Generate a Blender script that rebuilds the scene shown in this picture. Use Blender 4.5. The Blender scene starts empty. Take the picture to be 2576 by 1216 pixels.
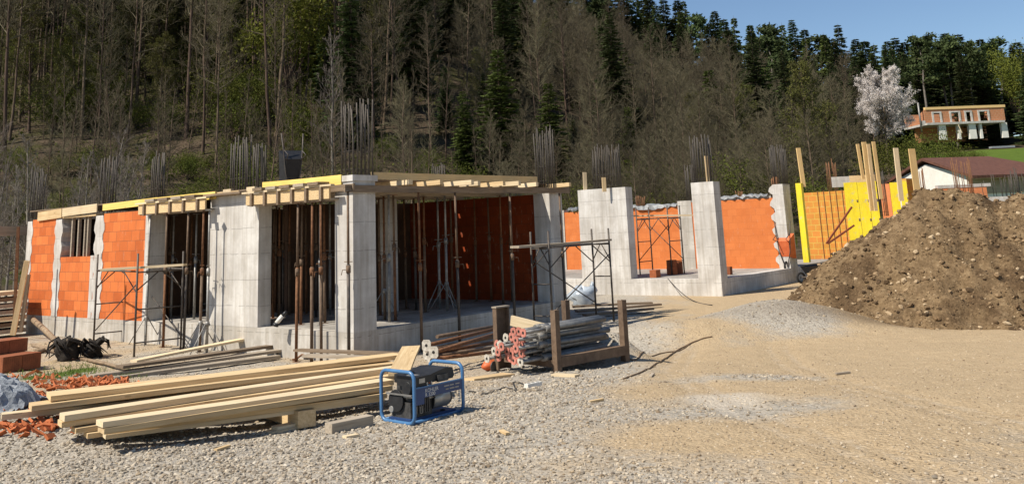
import bpy, math, random
import numpy as np
from mathutils import Vector, Matrix, Euler, Quaternion
R = math.radians
C = bpy.context.scene
col = C.collection
random.seed(7)
rng = np.random.default_rng(11)

# ------------------------------------------------------------------ camera, sky, sun, exposure
PW, PHT = 2575.0, 1216.0                       # photo size these measurements were taken at
F, PX, PY = 2256.0, 1287.5, 111.5
TH, RO, CZ = R(11.567), R(2.4816), 1.65
fw = np.array([0, math.cos(TH), math.sin(TH)])
_u0 = np.array([0, -math.sin(TH), math.cos(TH)])
xi = math.cos(RO) * np.array([1.0, 0, 0]) - math.sin(RO) * _u0
yi = math.sin(RO) * np.array([1.0, 0, 0]) + math.cos(RO) * _u0
CAM = np.array([0, 0, CZ])
cd = bpy.data.cameras.new('camera')
co = bpy.data.objects.new('camera', cd)
col.objects.link(co)
co.matrix_world = Matrix(((xi[0], yi[0], -fw[0], 0), (xi[1], yi[1], -fw[1], 0), (xi[2], yi[2], -fw[2], CZ), (0, 0, 0, 1)))
cd.sensor_fit = 'HORIZONTAL'
cd.sensor_width = 36
cd.lens = F / PW * 36
cd.shift_y = -(PHT / 2 - PY) / PW
cd.clip_start = .1
cd.clip_end = 3000
C.camera = co
SUN_AZ, SUN_EL = R(30), R(50)                  # azimuth: how far the sun stands behind the camera, on its left
S = np.array([-math.cos(SUN_AZ) * math.cos(SUN_EL), -math.sin(SUN_AZ) * math.cos(SUN_EL), math.sin(SUN_EL)])
w = bpy.data.worlds.new('World')
C.world = w
w.use_nodes = True
sky = w.node_tree.nodes.new('ShaderNodeTexSky')
sky.sky_type = 'NISHITA'
sky.sun_disc = False
sky.sun_elevation = SUN_EL
sky.sun_rotation = math.atan2(S[0], S[1])
sky.air_density = 1.0
sky.dust_density = .15
sky.ozone_density = 4.0
bg = w.node_tree.nodes['Background']
bg.inputs[1].default_value = .08
w.node_tree.links.new(sky.outputs[0], bg.inputs[0])
sl = bpy.data.lights.new('sun', 'SUN')
sl.energy = 4.6
sl.angle = R(.5)
sl.color = (1, .93, .82)
so = bpy.data.objects.new('sun', sl)
col.objects.link(so)
so.rotation_euler = Vector(S).to_track_quat('Z', 'Y').to_euler()
C.view_settings.view_transform = 'Standard'
C.view_settings.look = 'None'
C.view_settings.exposure = 0.5
C.view_settings.gamma = 1
C.cycles.max_bounces = 5
C.cycles.diffuse_bounces = 3
C.cycles.use_denoising = True


# ------------------------------------------------------------------ measuring the place from the photo
def ray(px, py):
    return fw * F + xi * (px - PX) - yi * (py - PY)


def at_z(px, py, z):
    d = ray(px, py)
    return CAM + d * ((z - CZ) / d[2])


def at_y(px, py, y):
    d = ray(px, py)
    return CAM + d * (y / d[1])


def at_plane(px, py, p0, n):
    d = ray(px, py)
    return CAM + d * (((p0 - CAM) @ n) / (d @ n))


def sst(a, b, x):
    t = np.clip((np.asarray(x, float) - a) / (b - a), 0, 1)
    return t * t * (3 - 2 * t)


def _hash(ix, iy, s):
    h = (ix.astype(np.int64) * 374761393 + iy.astype(np.int64) * 668265263 + s * 974711) & 0xffffffff
    h = ((h ^ (h >> 13)) * 1274126177) & 0xffffffff
    return ((h ^ (h >> 16)) & 0xffff) / 65535.0


def vnoise(x, y, s=0):
    x = np.asarray(x, float)
    y = np.asarray(y, float)
    ix, iy = np.floor(x), np.floor(y)
    fx, fy = x - ix, y - iy
    fx, fy = fx * fx * (3 - 2 * fx), fy * fy * (3 - 2 * fy)
    a, b = _hash(ix, iy, s), _hash(ix + 1, iy, s)
    c, d = _hash(ix, iy + 1, s), _hash(ix + 1, iy + 1, s)
    return (a * (1 - fx) + b * fx) * (1 - fy) + (c * (1 - fx) + d * fx) * fy - .5


def fbm(x, y, o=4, s=0):
    t, a, f = 0, 1, 1
    for k in range(o):
        t = t + a * vnoise(x * f + 17 * k, y * f - 9 * k, s + k)
        a, f = a * .5, f * 2.03
    return t


HU = [-3, -.6, -.3, -.1, 0, .1, .19, .3, .4, .55, 3]
HS = [.42, .42, .40, .37, .33, .25, .17, .12, .118, .125, .125]
HD = [50, 50, 51, 53, 57, 57, 54, 48, 44, 42, 42]


def hill(x, y):
    x = np.asarray(x, float)
    y = np.asarray(y, float)
    u = x / np.maximum(y, 8)
    s, d0 = np.interp(u, HU, HS), np.interp(u, HU, HD)
    yc = np.interp(u, [-1, .2, .4, 1], [220, 215, 160, 150])
    yy = np.minimum(y, yc) + np.clip(y - yc, 0, 60) * .15
    h = s * 3 * np.log1p(np.exp(np.clip((yy - d0) / 3, -30, 30))) * (1)
    big = np.clip((yy - d0) / 3, 0, None)
    h = np.where(big > 25, s * (yy - d0), h)
    bump = fbm(x / 9, y / 9, 3, 5) * 1.6 * sst(2, 12, y - d0)
    return h + bump * np.where(u < .25, 1, .3)


def gz(x, y):
    x = np.asarray(x, float)
    y = np.asarray(y, float)
    z = -.70 * sst(5.8, 19.5, y) + hill(x, y)
    z = z + .62 * np.exp(-((x - 5.3) / 1.9) ** 2 - ((y - 19.6) / 1.15) ** 2)          # spilled gravel beside the soil heap
    z = z + .38 * np.exp(-((x - 3.0) / 1.5) ** 2 - ((y - 18.4) / .9) ** 2)
    z = z + .46 * np.exp(-(((x - 1.42) / .46) ** 2 + ((y - 15.4) / .5) ** 2))          # small gravel pile behind the rack
    z = z + .18 * np.exp(-((x + 4.6) / 1.1) ** 2 - ((y - 9.0) / .8) ** 2)
    near = 1 - sst(22, 30, y)
    z = z - .028 * ruts(x, y)
    z = z + near * (fbm(x / 2.2, y / 2.2, 3, 2) * .07 + fbm(x / .35, y / .35, 2, 9) * .022)
    return z


def ruts(x, y):
    xc = np.interp(y, [3, 5, 7, 10, 13, 16, 20], [4.2, 3.6, 3.1, 2.7, 2.9, 3.5, 4.6])
    k = np.zeros_like(np.asarray(x, float))
    for o_ in (-.95, -.7, .65, .92):
        k = np.maximum(k, np.exp(-((x - xc - o_ - .12 * vnoise(y / 2.1, y * 0 + o_, 61)) / .11) ** 2))
    return k * sst(4, 6, y) * (1 - sst(16, 20, y))


def gp(px, py):
    """the ground point seen at a photo pixel"""
    z = -.3
    for _ in range(25):
        p = at_z(px, py, z)
        z = .5 * z + .5 * float(gz(p[0], p[1]))
    p = at_z(px, py, z)
    return np.array([p[0], p[1], float(gz(p[0], p[1]))])


# ------------------------------------------------------------------ mesh and scene helpers
class MB:
    def __init__(self):
        self.v, self.f, self.sm = [], [], []

    def add(self, vs, fs, smooth=False):
        o = len(self.v)
        self.v += [tuple(map(float, p)) for p in vs]
        for f_ in fs:
            self.f.append(tuple(i + o for i in f_))
            self.sm.append(smooth)
        return self

    def box(self, x0, x1, y0, y1, z0, z1):
        vs = [(x, y, z) for z in (z0, z1) for y in (y0, y1) for x in (x0, x1)]
        return self.add(vs, [(0, 2, 3, 1), (4, 5, 7, 6), (0, 1, 5, 4), (2, 6, 7, 3), (0, 4, 6, 2), (1, 3, 7, 5)])

    def bar(self, p0, p1, wd, ht, up=(0, 0, 1)):
        p0, p1 = Vector(p0), Vector(p1)
        d = (p1 - p0).normalized()
        u = Vector(up)
        sd = d.cross(u)
        if sd.length < 1e-4:
            sd = d.cross(Vector((1, 0, 0)))
        sd.normalize()
        u = sd.cross(d)
        vs = [p + sd * a * wd / 2 + u * b * ht / 2 for p in (p0, p1) for a, b in ((-1, -1), (1, -1), (1, 1), (-1, 1))]
        return self.add(vs, [(3, 2, 1, 0), (4, 5, 6, 7), (0, 1, 5, 4), (1, 2, 6, 5), (2, 3, 7, 6), (3, 0, 4, 7)])

    def tube(self, pts, r, n=8, closed=False, caps=True):
        pts = [Vector(p) for p in pts]
        m = len(pts)
        rs = r if isinstance(r, (list, tuple)) else [r] * m
        rings, ref = [], None
        for i, p in enumerate(pts):
            a = pts[(i - 1) % m] if (i > 0 or closed) else p
            b = pts[(i + 1) % m] if (i < m - 1 or closed) else p
            t = (b - a).normalized()
            if ref is None:
                ref = Vector((0, 0, 1)) if abs(t.z) < .9 else Vector((1, 0, 0))
            sd = t.cross(ref)
            if sd.length < 1e-5:
                sd = t.cross(Vector((0, 1, 0)))
            sd.normalize()
            ref = sd.cross(t)
            rings.append([p + (sd * math.cos(2 * math.pi * k / n) + ref * math.sin(2 * math.pi * k / n)) * rs[i] for k in range(n)])
        o = len(self.v)
        self.v += [tuple(q) for rg in rings for q in rg]
        for i in range(m if closed else m - 1):
            for k in range(n):
                a, b = i * n, ((i + 1) % m) * n
                self.f.append((o + a + k, o + a + (k + 1) % n, o + b + (k + 1) % n, o + b + k))
                self.sm.append(True)
        if caps and not closed:
            self.f.append(tuple(o + k for k in reversed(range(n))))
            self.f.append(tuple(o + (m - 1) * n + k for k in range(n)))
            self.sm += [False, False]
        return self

    def prism(self, poly, lo, hi, fn):
        n = len(poly)
        vs = [fn(a, b, lo) for a, b in poly] + [fn(a, b, hi) for a, b in poly]
        fs = [tuple(range(n)), tuple(reversed(range(n, 2 * n)))] + [(i, i + n, (i + 1) % n + n, (i + 1) % n) for i in range(n)]
        return self.add(vs, fs)

    def lump(self, c, rx, ry, rz, seed=0, amp=.25, nu=10, nv=7):
        rr = random.Random(seed)
        vs, fs = [], []
        ph = [rr.uniform(0, 6.3) for _ in range(6)]
        for j in range(nv + 1):
            th = math.pi * j / nv
            for i in range(nu):
                a = 2 * math.pi * i / nu
                k = 1 + amp * (math.sin(2 * a + ph[0] + th) + math.sin(3 * a + ph[1] - 2 * th) + math.sin(5 * th + ph[2] + a)) / 2 + rr.uniform(-amp, amp) * .35
                vs.append((c[0] + rx * k * math.sin(th) * math.cos(a), c[1] + ry * k * math.sin(th) * math.sin(a), c[2] + rz * k * math.cos(th)))
        for j in range(nv):
            for i in range(nu):
                fs.append((j * nu + i, (j + 1) * nu + i, (j + 1) * nu + (i + 1) % nu, j * nu + (i + 1) % nu))
        return self.add(vs, fs, True)

    def build(self, name, mat, parent=None, origin=None):
        me = bpy.data.meshes.new(name)
        vs = self.v
        if origin is not None:
            ox, oy, oz = (float(q) for q in origin)
            vs = [(a - ox, b - oy, c - oz) for a, b, c in vs]
        me.from_pydata(vs, [], self.f)
        me.polygons.foreach_set('use_smooth', self.sm)
        me.update()
        me.materials.append(mat)
        o = bpy.data.objects.new(name, me)
        col.objects.link(o)
        if parent is not None:
            o.parent = parent
        elif origin is not None:
            o.location = origin
        return o


def np_mesh(name, v, f, mat, parent=None, attr=None, smooth=False, loc=None):
    """v (n,3), f (m,3|4) arrays -> object"""
    me = bpy.data.meshes.new(name)
    k = f.shape[1]
    me.vertices.add(len(v))
    me.vertices.foreach_set('co', np.ascontiguousarray(v, np.float32).ravel())
    me.loops.add(f.size)
    me.loops.foreach_set('vertex_index', np.ascontiguousarray(f, np.int32).ravel())
    me.polygons.add(len(f))
    me.polygons.foreach_set('loop_start', np.arange(0, f.size, k, dtype=np.int32))
    me.polygons.foreach_set('loop_total', np.full(len(f), k, np.int32))
    me.polygons.foreach_set('use_smooth', np.full(len(f), smooth, bool))
    me.update(calc_edges=True)
    for nm, dat in (attr or {}).items():
        at = me.attributes.new(nm, 'FLOAT', 'POINT')
        at.data.foreach_set('value', np.ascontiguousarray(dat, np.float32))
    me.materials.append(mat)
    o = bpy.data.objects.new(name, me)
    col.objects.link(o)
    if parent is not None:
        o.parent = parent
    if loc is not None:
        o.location = loc
    return o


def tag(o, label, cat, group=None, kind=None):
    if label:
        o['label'] = label
    if cat:
        o['category'] = cat
    if group:
        o['group'] = group
    if kind:
        o['kind'] = kind
    return o


def thing(name, label, cat, loc=(0, 0, 0), rotz=0, group=None):
    o = bpy.data.objects.new(name, None)
    col.objects.link(o)
    o.empty_display_size = .1
    o.location = tuple(float(q) for q in loc)
    o.rotation_euler = (0, 0, rotz)
    return tag(o, label, cat, group)


def kids(o):
    return [c for c in bpy.data.objects if c.parent == o]


def dup(root, loc=None, rot=None, label=None, group=None, scale=None, tree=None):
    r = root.copy()
    col.objects.link(r)
    if loc is not None:
        r.location = tuple(float(q) for q in loc)
    if rot is not None:
        r.rotation_euler = rot
    if scale is not None:
        r.scale = scale
    if label:
        r['label'] = label
    if group:
        r['group'] = group
    for ch, gs in (tree if tree is not None else [(c, kids(c)) for c in kids(root)]):
        c = ch.copy()
        col.objects.link(c)
        c.parent = r
        for g in gs:
            d = g.copy()
            col.objects.link(d)
            d.parent = c
    return r


# ------------------------------------------------------------------ materials
class NT:
    def __init__(self, name, rough=.8, metal=0, spec=.3):
        self.m = bpy.data.materials.new(name)
        self.m.use_nodes = True
        self.t = self.m.node_tree
        self.b = self.t.nodes['Principled BSDF']
        self.b.inputs['Roughness'].default_value = rough
        self.b.inputs['Metallic'].default_value = metal
        self.b.inputs['Specular IOR Level'].default_value = spec

    def n(self, typ, **kw):
        nd = self.t.nodes.new(typ)
        for k, v in kw.items():
            setattr(nd, k, v)
        return nd

    def l(self, a, b):
        self.t.links.new(a, b)

    def coord(self, scale=(1, 1, 1), kind='Object', rot=(0, 0, 0)):
        tc = self.n('ShaderNodeTexCoord')
        mp = self.n('ShaderNodeMapping')
        mp.inputs['Scale'].default_value = scale
        mp.inputs['Rotation'].default_value = rot
        self.l(tc.outputs[kind], mp.inputs[0])
        return mp.outputs[0]

    def noise(self, vec, scale, detail=4, rough=.6):
        nd = self.n('ShaderNodeTexNoise')
        nd.inputs['Scale'].default_value = scale
        nd.inputs['Detail'].default_value = detail
        nd.inputs['Roughness'].default_value = rough
        if vec is not None:
            self.l(vec, nd.inputs['Vector'])
        return nd.outputs['Fac']

    def ramp(self, fac, stops):
        nd = self.n('ShaderNodeValToRGB')
        el = nd.color_ramp.elements
        while len(el) < len(stops):
            el.new(.5)
        for e, (p, c) in zip(el, stops):
            e.position = p
            e.color = (*c, 1)
        self.l(fac, nd.inputs[0])
        return nd.outputs[0]

    def mix(self, fac, a, b, mode='MIX'):
        nd = self.n('ShaderNodeMix', data_type='RGBA', blend_type=mode)
        for s_, v in ((nd.inputs[0], fac), (nd.inputs[6], a), (nd.inputs[7], b)):
            if isinstance(v, (int, float)):
                s_.default_value = v
            elif isinstance(v, tuple):
                s_.default_value = (*v, 1)
            else:
                self.l(v, s_)
        return nd.outputs[2]

    def math(self, op, a, b=None, clamp=False):
        nd = self.n('ShaderNodeMath', operation=op)
        nd.use_clamp = clamp
        for s_, v in zip(nd.inputs, (a, b)):
            if v is None:
                continue
            if isinstance(v, (int, float)):
                s_.default_value = v
            else:
                self.l(v, s_)
        return nd.outputs[0]

    def attr(self, name):
        return self.n('ShaderNodeAttribute', attribute_name=name).outputs['Fac']

    def rand(self):
        return self.n('ShaderNodeObjectInfo').outputs['Random']

    def color(self, c):
        if isinstance(c, tuple):
            self.b.inputs['Base Color'].default_value = (*c, 1)
        else:
            self.l(c, self.b.inputs['Base Color'])
        return self

    def bump(self, h, strength=.4, dist=.02):
        nd = self.n('ShaderNodeBump')
        nd.inputs['Strength'].default_value = strength
        nd.inputs['Distance'].default_value = dist
        self.l(h, nd.inputs['Height'])
        self.l(nd.outputs[0], self.b.inputs['Normal'])
        return self


M = {}


def speckle(name, c0, c1, scale=6, rough=.8, metal=0, bump=.3, dist=.01, spec=.3, stretch=(1, 1, 1), rnd=0):
    t = NT(name, rough, metal, spec)
    v = t.coord(stretch)
    f = t.noise(v, scale, 6, .65)
    c = t.ramp(f, [(.3, c0), (.7, c1)])
    if rnd:
        k = t.n('ShaderNodeHueSaturation')
        t.l(t.math('ADD', t.math('MULTIPLY', t.rand(), rnd), 1 - rnd / 2), k.inputs['Value'])
        t.l(c, k.inputs['Color'])
        c = k.outputs[0]
    t.color(c)
    if bump:
        t.bump(f, bump, dist)
    M[name] = t.m
    return t


def concrete(name, c0, c1, joint=.55):
    t = NT(name, .85, 0, .2)
    v = t.coord()
    sp = t.n('ShaderNodeSeparateXYZ')
    t.l(v, sp.inputs[0])
    big = t.noise(v, 1.3, 5, .6)
    fine = t.noise(v, 14, 4, .6)
    c = t.ramp(big, [(.30, tuple(q * .86 for q in c0)), (.46, c0), (.62, c1)])
    c = t.mix(t.math('MULTIPLY', fine, .30), c, tuple(q * .72 for q in c0), 'MIX')
    wob = t.math('ADD', sp.outputs['Z'], t.math('MULTIPLY', t.noise(v, 2.2, 2), .05))
    fr = t.math('FRACT', t.math('DIVIDE', wob, joint))
    ln = t.math('LESS_THAN', t.math('ABSOLUTE', t.math('SUBTRACT', fr, .5)), .016)
    pit = t.n('ShaderNodeTexVoronoi')
    pit.inputs['Scale'].default_value = 11
    t.l(v, pit.inputs['Vector'])
    pits = t.math('LESS_THAN', pit.outputs['Distance'], .09)
    brk = t.math('MULTIPLY', ln, t.math('GREATER_THAN', t.noise(v, 4.5, 3), .45))
    c = t.mix(t.math('MULTIPLY', brk, .5), c, tuple(q * .45 for q in c0))
    c = t.mix(t.math('MULTIPLY', pits, .4), c, tuple(q * .4 for q in c0))
    vs = t.coord((9, 9, .5))
    st = t.ramp(t.noise(vs, 1.0, 4, .6), [(.40, (1, 1, 1)), (.72, (.66, .62, .56))])
    c = t.mix(.75, c, st, 'MULTIPLY')
    t.color(c)
    t.bump(t.math('SUBTRACT', t.math('ADD', fine, big), t.math('MULTIPLY', brk, .8)), .35, .008)
    M[name] = t.m


def brickwall(name, axis, bw=.38, rh=.25, c1=(.74, .21, .058), c2=(.50, .12, .03), mort=(.30, .11, .05), ms=.007, grooves=True):
    t = NT(name, .85, 0, .2)
    v = t.coord()
    sp = t.n('ShaderNodeSeparateXYZ')
    t.l(v, sp.inputs[0])
    cb = t.n('ShaderNodeCombineXYZ')
    t.l(sp.outputs[axis], cb.inputs[0])
    t.l(sp.outputs['Z'], cb.inputs[1])
    b = t.n('ShaderNodeTexBrick')
    b.inputs['Scale'].default_value = 1
    b.inputs['Brick Width'].default_value = bw
    b.inputs['Row Height'].default_value = rh
    b.inputs['Mortar Size'].default_value = ms
    b.inputs['Mortar Smooth'].default_value = .3
    b.inputs['Color1'].default_value = (*c1, 1)
    b.inputs['Color2'].default_value = (*c2, 1)
    b.inputs['Mortar'].default_value = (*mort, 1)
    t.l(cb.outputs[0], b.inputs['Vector'])
    c = b.outputs['Color']
    big = t.noise(v, 2.5, 4)
    c = t.mix(.35, c, t.ramp(big, [(.3, (.66, .58, .54)), (.7, (1.1, 1.08, 1.0))]), 'MULTIPLY')
    sm = t.noise(t.coord((1, 3, 1.2)), 3.2, 5, .7)
    c = t.mix(t.ramp(sm, [(.60, (0, 0, 0)), (.72, (.42, .42, .42))]), c, (.62, .45, .33))
    h = t.math('MULTIPLY', b.outputs['Fac'], -1.0)
    if grooves:
        gr = t.math('SINE', t.math('MULTIPLY', sp.outputs[axis], 2 * math.pi / .028))
        c = t.mix(t.math('MULTIPLY', t.math('GREATER_THAN', gr, .55), .38), c, tuple(q * .55 for q in c2))
        h = t.math('SUBTRACT', h, t.math('MULTIPLY', gr, .3))
    t.color(c)
    t.bump(h, .5, .006)
    M[name] = t.m


def wood(name, c0, c1, rnd=.25, rough=.75):
    """grain along each board's own X axis"""
    t = NT(name, rough, 0, .25)
    tc = t.n('ShaderNodeTexCoord')
    ad = t.n('ShaderNodeVectorMath', operation='ADD')
    cb = t.n('ShaderNodeCombineXYZ')
    t.l(t.math('MULTIPLY', t.rand(), 40), cb.inputs[0])
    t.l(t.math('MULTIPLY', t.rand(), 17), cb.inputs[1])
    t.l(tc.outputs['Object'], ad.inputs[0])
    t.l(cb.outputs[0], ad.inputs[1])
    mp = t.n('ShaderNodeMapping')
    mp.inputs['Scale'].default_value = (1.1, 22, 22)
    t.l(ad.outputs[0], mp.inputs[0])
    f = t.noise(mp.outputs[0], 1.6, 6, .62)
    mp2 = t.n('ShaderNodeMapping')
    mp2.inputs['Scale'].default_value = (2.2, 7, 7)
    t.l(ad.outputs[0], mp2.inputs[0])
    vo = t.n('ShaderNodeTexVoronoi')
    vo.inputs['Scale'].default_value = 1.0
    t.l(mp2.outputs[0], vo.inputs['Vector'])
    knot = t.math('LESS_THAN', vo.outputs['Distance'], .10)
    c = t.ramp(f, [(.3, c0), (.68, c1)])
    c = t.mix(t.math('MULTIPLY', knot, .45), c, tuple(q * .4 for q in c0))
    bl = t.noise(ad.outputs[0], 1.1, 3)
    c = t.mix(t.math('MULTIPLY', t.ramp(bl, [(.5, (0, 0, 0)), (.75, (1, 1, 1))]), .35), c, tuple(q * .62 for q in c0))
    k = t.n('ShaderNodeHueSaturation')
    t.l(t.math('ADD', t.math('MULTIPLY', t.rand(), rnd), 1 - rnd / 2), k.inputs['Value'])
    t.l(c, k.inputs['Color'])
    t.color(k.outputs[0])
    t.bump(f, .25, .004)
    M[name] = t.m


concrete('concrete', (.53, .50, .455), (.67, .645, .60))
concrete('concrete_old', (.45, .415, .36), (.60, .565, .505), .5)
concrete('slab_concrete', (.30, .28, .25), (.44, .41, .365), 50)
brickwall('brick_y', 'Y')
brickwall('brick_inner_shade', 'Y', c1=(.30, .055, .014), c2=(.23, .04, .010), mort=(.14, .04, .015))  # deeper red copy of the brick, the bay's shade put into the colour
brickwall('brick_smooth', 'Y', c1=(.66, .205, .06), c2=(.60, .175, .048), mort=(.52, .15, .045), ms=.004)
brickwall('brick_mortar', 'Y', .38, .25, (.58, .20, .06), (.50, .24, .05), (.55, .36, .12), .018, False)
wood('pine', (.46, .31, .15), (.68, .51, .29))
wood('pine_pale', (.55, .42, .25), (.72, .58, .38))
wood('pine_grey', (.25, .20, .145), (.44, .37, .28))
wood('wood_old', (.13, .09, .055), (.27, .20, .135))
wood('ply_yellow', (.72, .50, .12), (.84, .64, .20), .12, .5)
wood('ply_tan', (.52, .36, .17), (.64, .47, .24), .12)
wood('timber_orange', (.58, .38, .15), (.74, .52, .25))
speckle('rust', (.10, .045, .022), (.24, .115, .055), 14, .85, .1, .3, .004, rnd=.35)
speckle('rust_brown', (.10, .065, .042), (.20, .135, .088), 10, .8, .1, .3, .004, rnd=.2)
speckle('rust_red', (.20, .05, .025), (.30, .09, .045), 10, .8, .1, .2, .004)
speckle('steel_grey', (.20, .19, .17), (.36, .345, .32), 12, .55, .5, .2, .003, rnd=.3)
speckle('tube_dark', (.13, .13, .128), (.27, .27, .26), 9, .5, .5, .2, .003, rnd=.25)
speckle('scaffold_steel', (.055, .05, .045), (.14, .115, .095), 9, .6, .4, .2, .003, rnd=.2)
speckle('rebar', (.055, .047, .04), (.12, .105, .088), 20, .7, .5, 0, rnd=.3)
speckle('rebar_rust', (.14, .065, .03), (.26, .13, .065), 20, .85, .2, 0)
speckle('pink_paint', (.34, .11, .08), (.56, .23, .175), 16, .7, 0, .1, .002, rnd=.25)
speckle('plate_white', (.30, .27, .22), (.62, .57, .48), 22, .8, 0, .2, .003)
speckle('white_paint', (.62, .58, .50), (.78, .75, .68), 9, .6, 0, .1, .002)
speckle('orange_paint', (.50, .10, .03), (.66, .17, .06), 5, .5, 0, .05, .002)
t = NT('yellow_panel', .6, 0, .3)
v = t.coord()
c = t.ramp(t.noise(v, 2.2, 5, .65), [(.3, (.72, .55, .02)), (.7, (.86, .72, .04))])
c = t.mix(t.ramp(t.noise(v, 5.5, 6, .7), [(.56, (0, 0, 0)), (.68, (.75, .75, .75))]), c, (.46, .43, .36))
c = t.mix(t.ramp(t.noise(t.coord((14, 14, 1)), 1.2, 4, .6), [(.52, (0, 0, 0)), (.75, (.5, .5, .5))]), c, (.40, .30, .06))
t.color(c)
t.bump(t.noise(v, 8, 4), .2, .003)
M['yellow_panel'] = t.m
speckle('blue_paint', (.045, .13, .27), (.075, .19, .36), 6, .35, 0, 0, spec=.5)
speckle('blue_dark', (.018, .045, .13), (.025, .06, .17), 5, .4, 0, 0, spec=.5)
speckle('black_plastic', (.012, .012, .013), (.03, .03, .031), 8, .45, 0, .1, .002, spec=.4)
speckle('engine_metal', (.035, .033, .03), (.13, .125, .12), 12, .5, .5, .3, .005)
speckle('silver', (.34, .33, .31), (.46, .45, .43), 4, .4, .6, .1, .002)
speckle('rubber', (.012, .012, .012), (.03, .028, .026), 8, .9, 0, .2, .003)
speckle('drape_sheet', (.10, .105, .11), (.34, .345, .34), 5, .5, 0, .5, .02, spec=.4)
speckle('plastic_sheet', (.22, .27, .32), (.46, .50, .54), 4, .35, 0, .4, .02, spec=.6)
speckle('tarp_grey', (.16, .175, .19), (.36, .38, .40), 16, .7, 0, .9, .03)
speckle('plaster', (.66, .63, .56), (.78, .75, .68), 3, .85, 0, .05, .004)
speckle('clay', (.30, .085, .03), (.46, .14, .05), 8, .9, 0, .4, .01, rnd=.4)
speckle('clay_dark', (.20, .065, .03), (.34, .115, .05), 7, .9, 0, .4, .01, rnd=.3)
speckle('root_dark', (.012, .010, .008), (.04, .032, .025), 9, .95, 0, .9, .03)
speckle('bark_log', (.17, .115, .07), (.34, .25, .16), 7, .9, 0, .8, .02, rnd=.2)
speckle('roof_tile', (.075, .032, .022), (.155, .068, .045), 2.2, .85, 0, .8, .06, stretch=(5, 1.2, 1.2))
speckle('fieldstone', (.22, .20, .175), (.5, .47, .43), 3, .9, 0, .4, .03)
speckle('wall_shade', (.07, .042, .028), (.12, .07, .045), 3, .95, 0, .2, .01)  # dark inner walls, the shade of the rooms put into the colour
speckle('hole_shade', (.02, .018, .015), (.035, .03, .025), 3, .95, 0, 0)  # near-black tone for the shade inside the plate holes
speckle('cable', (.03, .028, .025), (.05, .045, .04), 5, .7, 0, 0)
speckle('cable_brown', (.14, .09, .05), (.2, .13, .075), 5, .7, 0, 0)


# bark and leaves: tint varies from tree to tree
def organic(name, c0, c1, scale, rnd, trans=0.0, rough=.85):
    t = NT(name, rough, 0, .15)
    f = t.noise(t.coord(), scale, 3, .6)
    c = t.ramp(f, [(.3, c0), (.7, c1)])
    k = t.n('ShaderNodeHueSaturation')
    t.l(t.math('ADD', t.math('MULTIPLY', t.rand(), rnd), 1 - rnd / 2), k.inputs['Value'])
    t.l(t.math('ADD', t.math('MULTIPLY', t.rand(), .03), .485), k.inputs['Hue'])
    t.l(c, k.inputs['Color'])
    t.color(k.outputs[0])
    if trans:
        tr = t.n('ShaderNodeBsdfTranslucent')
        t.l(k.outputs[0], tr.inputs[0])
        ms = t.n('ShaderNodeMixShader')
        ms.inputs[0].default_value = trans
        t.l(t.b.outputs[0], ms.inputs[1])
        t.l(tr.outputs[0], ms.inputs[2])
        t.l(ms.outputs[0], t.t.nodes['Material Output'].inputs[0])
    M[name] = t.m


organic('bark_tall', (0.0722, 0.0499, 0.0344), (0.1510, 0.1069, 0.0752), 1.2, .5)
organic('bark_pale', (.11, .095, .08), (.22, .195, .165), 2, .3)
organic('twig_brown', (0.0793, 0.0666, 0.0407), (0.1511, 0.1281, 0.0790), .5, .5)
organic('twig_pale', (.12, .10, .08), (.20, .175, .145), .6, .3)
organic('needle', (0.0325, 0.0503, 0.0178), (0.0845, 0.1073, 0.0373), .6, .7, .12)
organic('needle_olive', (0.0469, 0.0662, 0.0152), (0.0994, 0.1270, 0.0304), .6, .4, .15)  # lighter, yellower needles for the olive spruces
organic('leaf_spring', (.10, .125, .018), (.19, .20, .035), .7, .3, .25)
organic('leaf_bud', (0.0720, 0.0744, 0.0192), (0.1380, 0.1344, 0.0360), .7, .4, .25)
organic('leaf_shrub', (.06, .072, .012), (.13, .14, .026), .8, .4, .25)
organic('blossom', (.62, .55, .50), (.82, .76, .71), 1.2, .05, .2)
organic('grass_blade', (.08, .12, .02), (.17, .22, .045), 3, .2, .2)

# ------------------------------------------------------------------ ground and hill: one sheet, cut where the slope starts
t = NT('ground_mat', .95, 0, .1)
v = t.coord()
n1, n2, n3 = t.noise(v, .55, 5), t.noise(v, 6, 6, .7), t.noise(v, 38, 5, .7)
vor = t.n('ShaderNodeTexVoronoi')
vor.inputs['Scale'].default_value = 26
t.l(v, vor.inputs['Vector'])
stone = t.n('ShaderNodeHueSaturation')
t.l(vor.outputs['Color'], stone.inputs['Color'])
stone.inputs['Saturation'].default_value = .0
grey = t.mix(.55, t.ramp(n2, [(.3, (.25, .215, .168)), (.7, (.40, .35, .28))]), t.ramp(stone.outputs[0], [(.1, (.13, .11, .085)), (.9, (.50, .45, .37))]))
sandc = t.mix(.5, t.ramp(n2, [(.32, (.36, .255, .145)), (.68, (.52, .39, .24))]), t.ramp(n3, [(.3, (.27, .19, .105)), (.7, (.60, .47, .30))]))
pale = t.ramp(n3, [(.3, (.42, .36, .28)), (.7, (.56, .50, .41))])
sf = t.math('ADD', t.attr('sand'), t.math('MULTIPLY', t.math('SUBTRACT', n1, .5), .9), True)
sf = t.ramp(t.math('ADD', sf, t.math('MULTIPLY', t.math('SUBTRACT', n2, .5), .7)), [(.3, (0, 0, 0)), (.7, (1, 1, 1))])
c = t.mix(sf, grey, sandc)
c = t.mix(t.ramp(t.math('ADD', t.attr('pale'), t.math('MULTIPLY', t.math('SUBTRACT', n2, .5), .8)), [(.3, (0, 0, 0)), (.9, (.85, .85, .85))]), c, pale)
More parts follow.
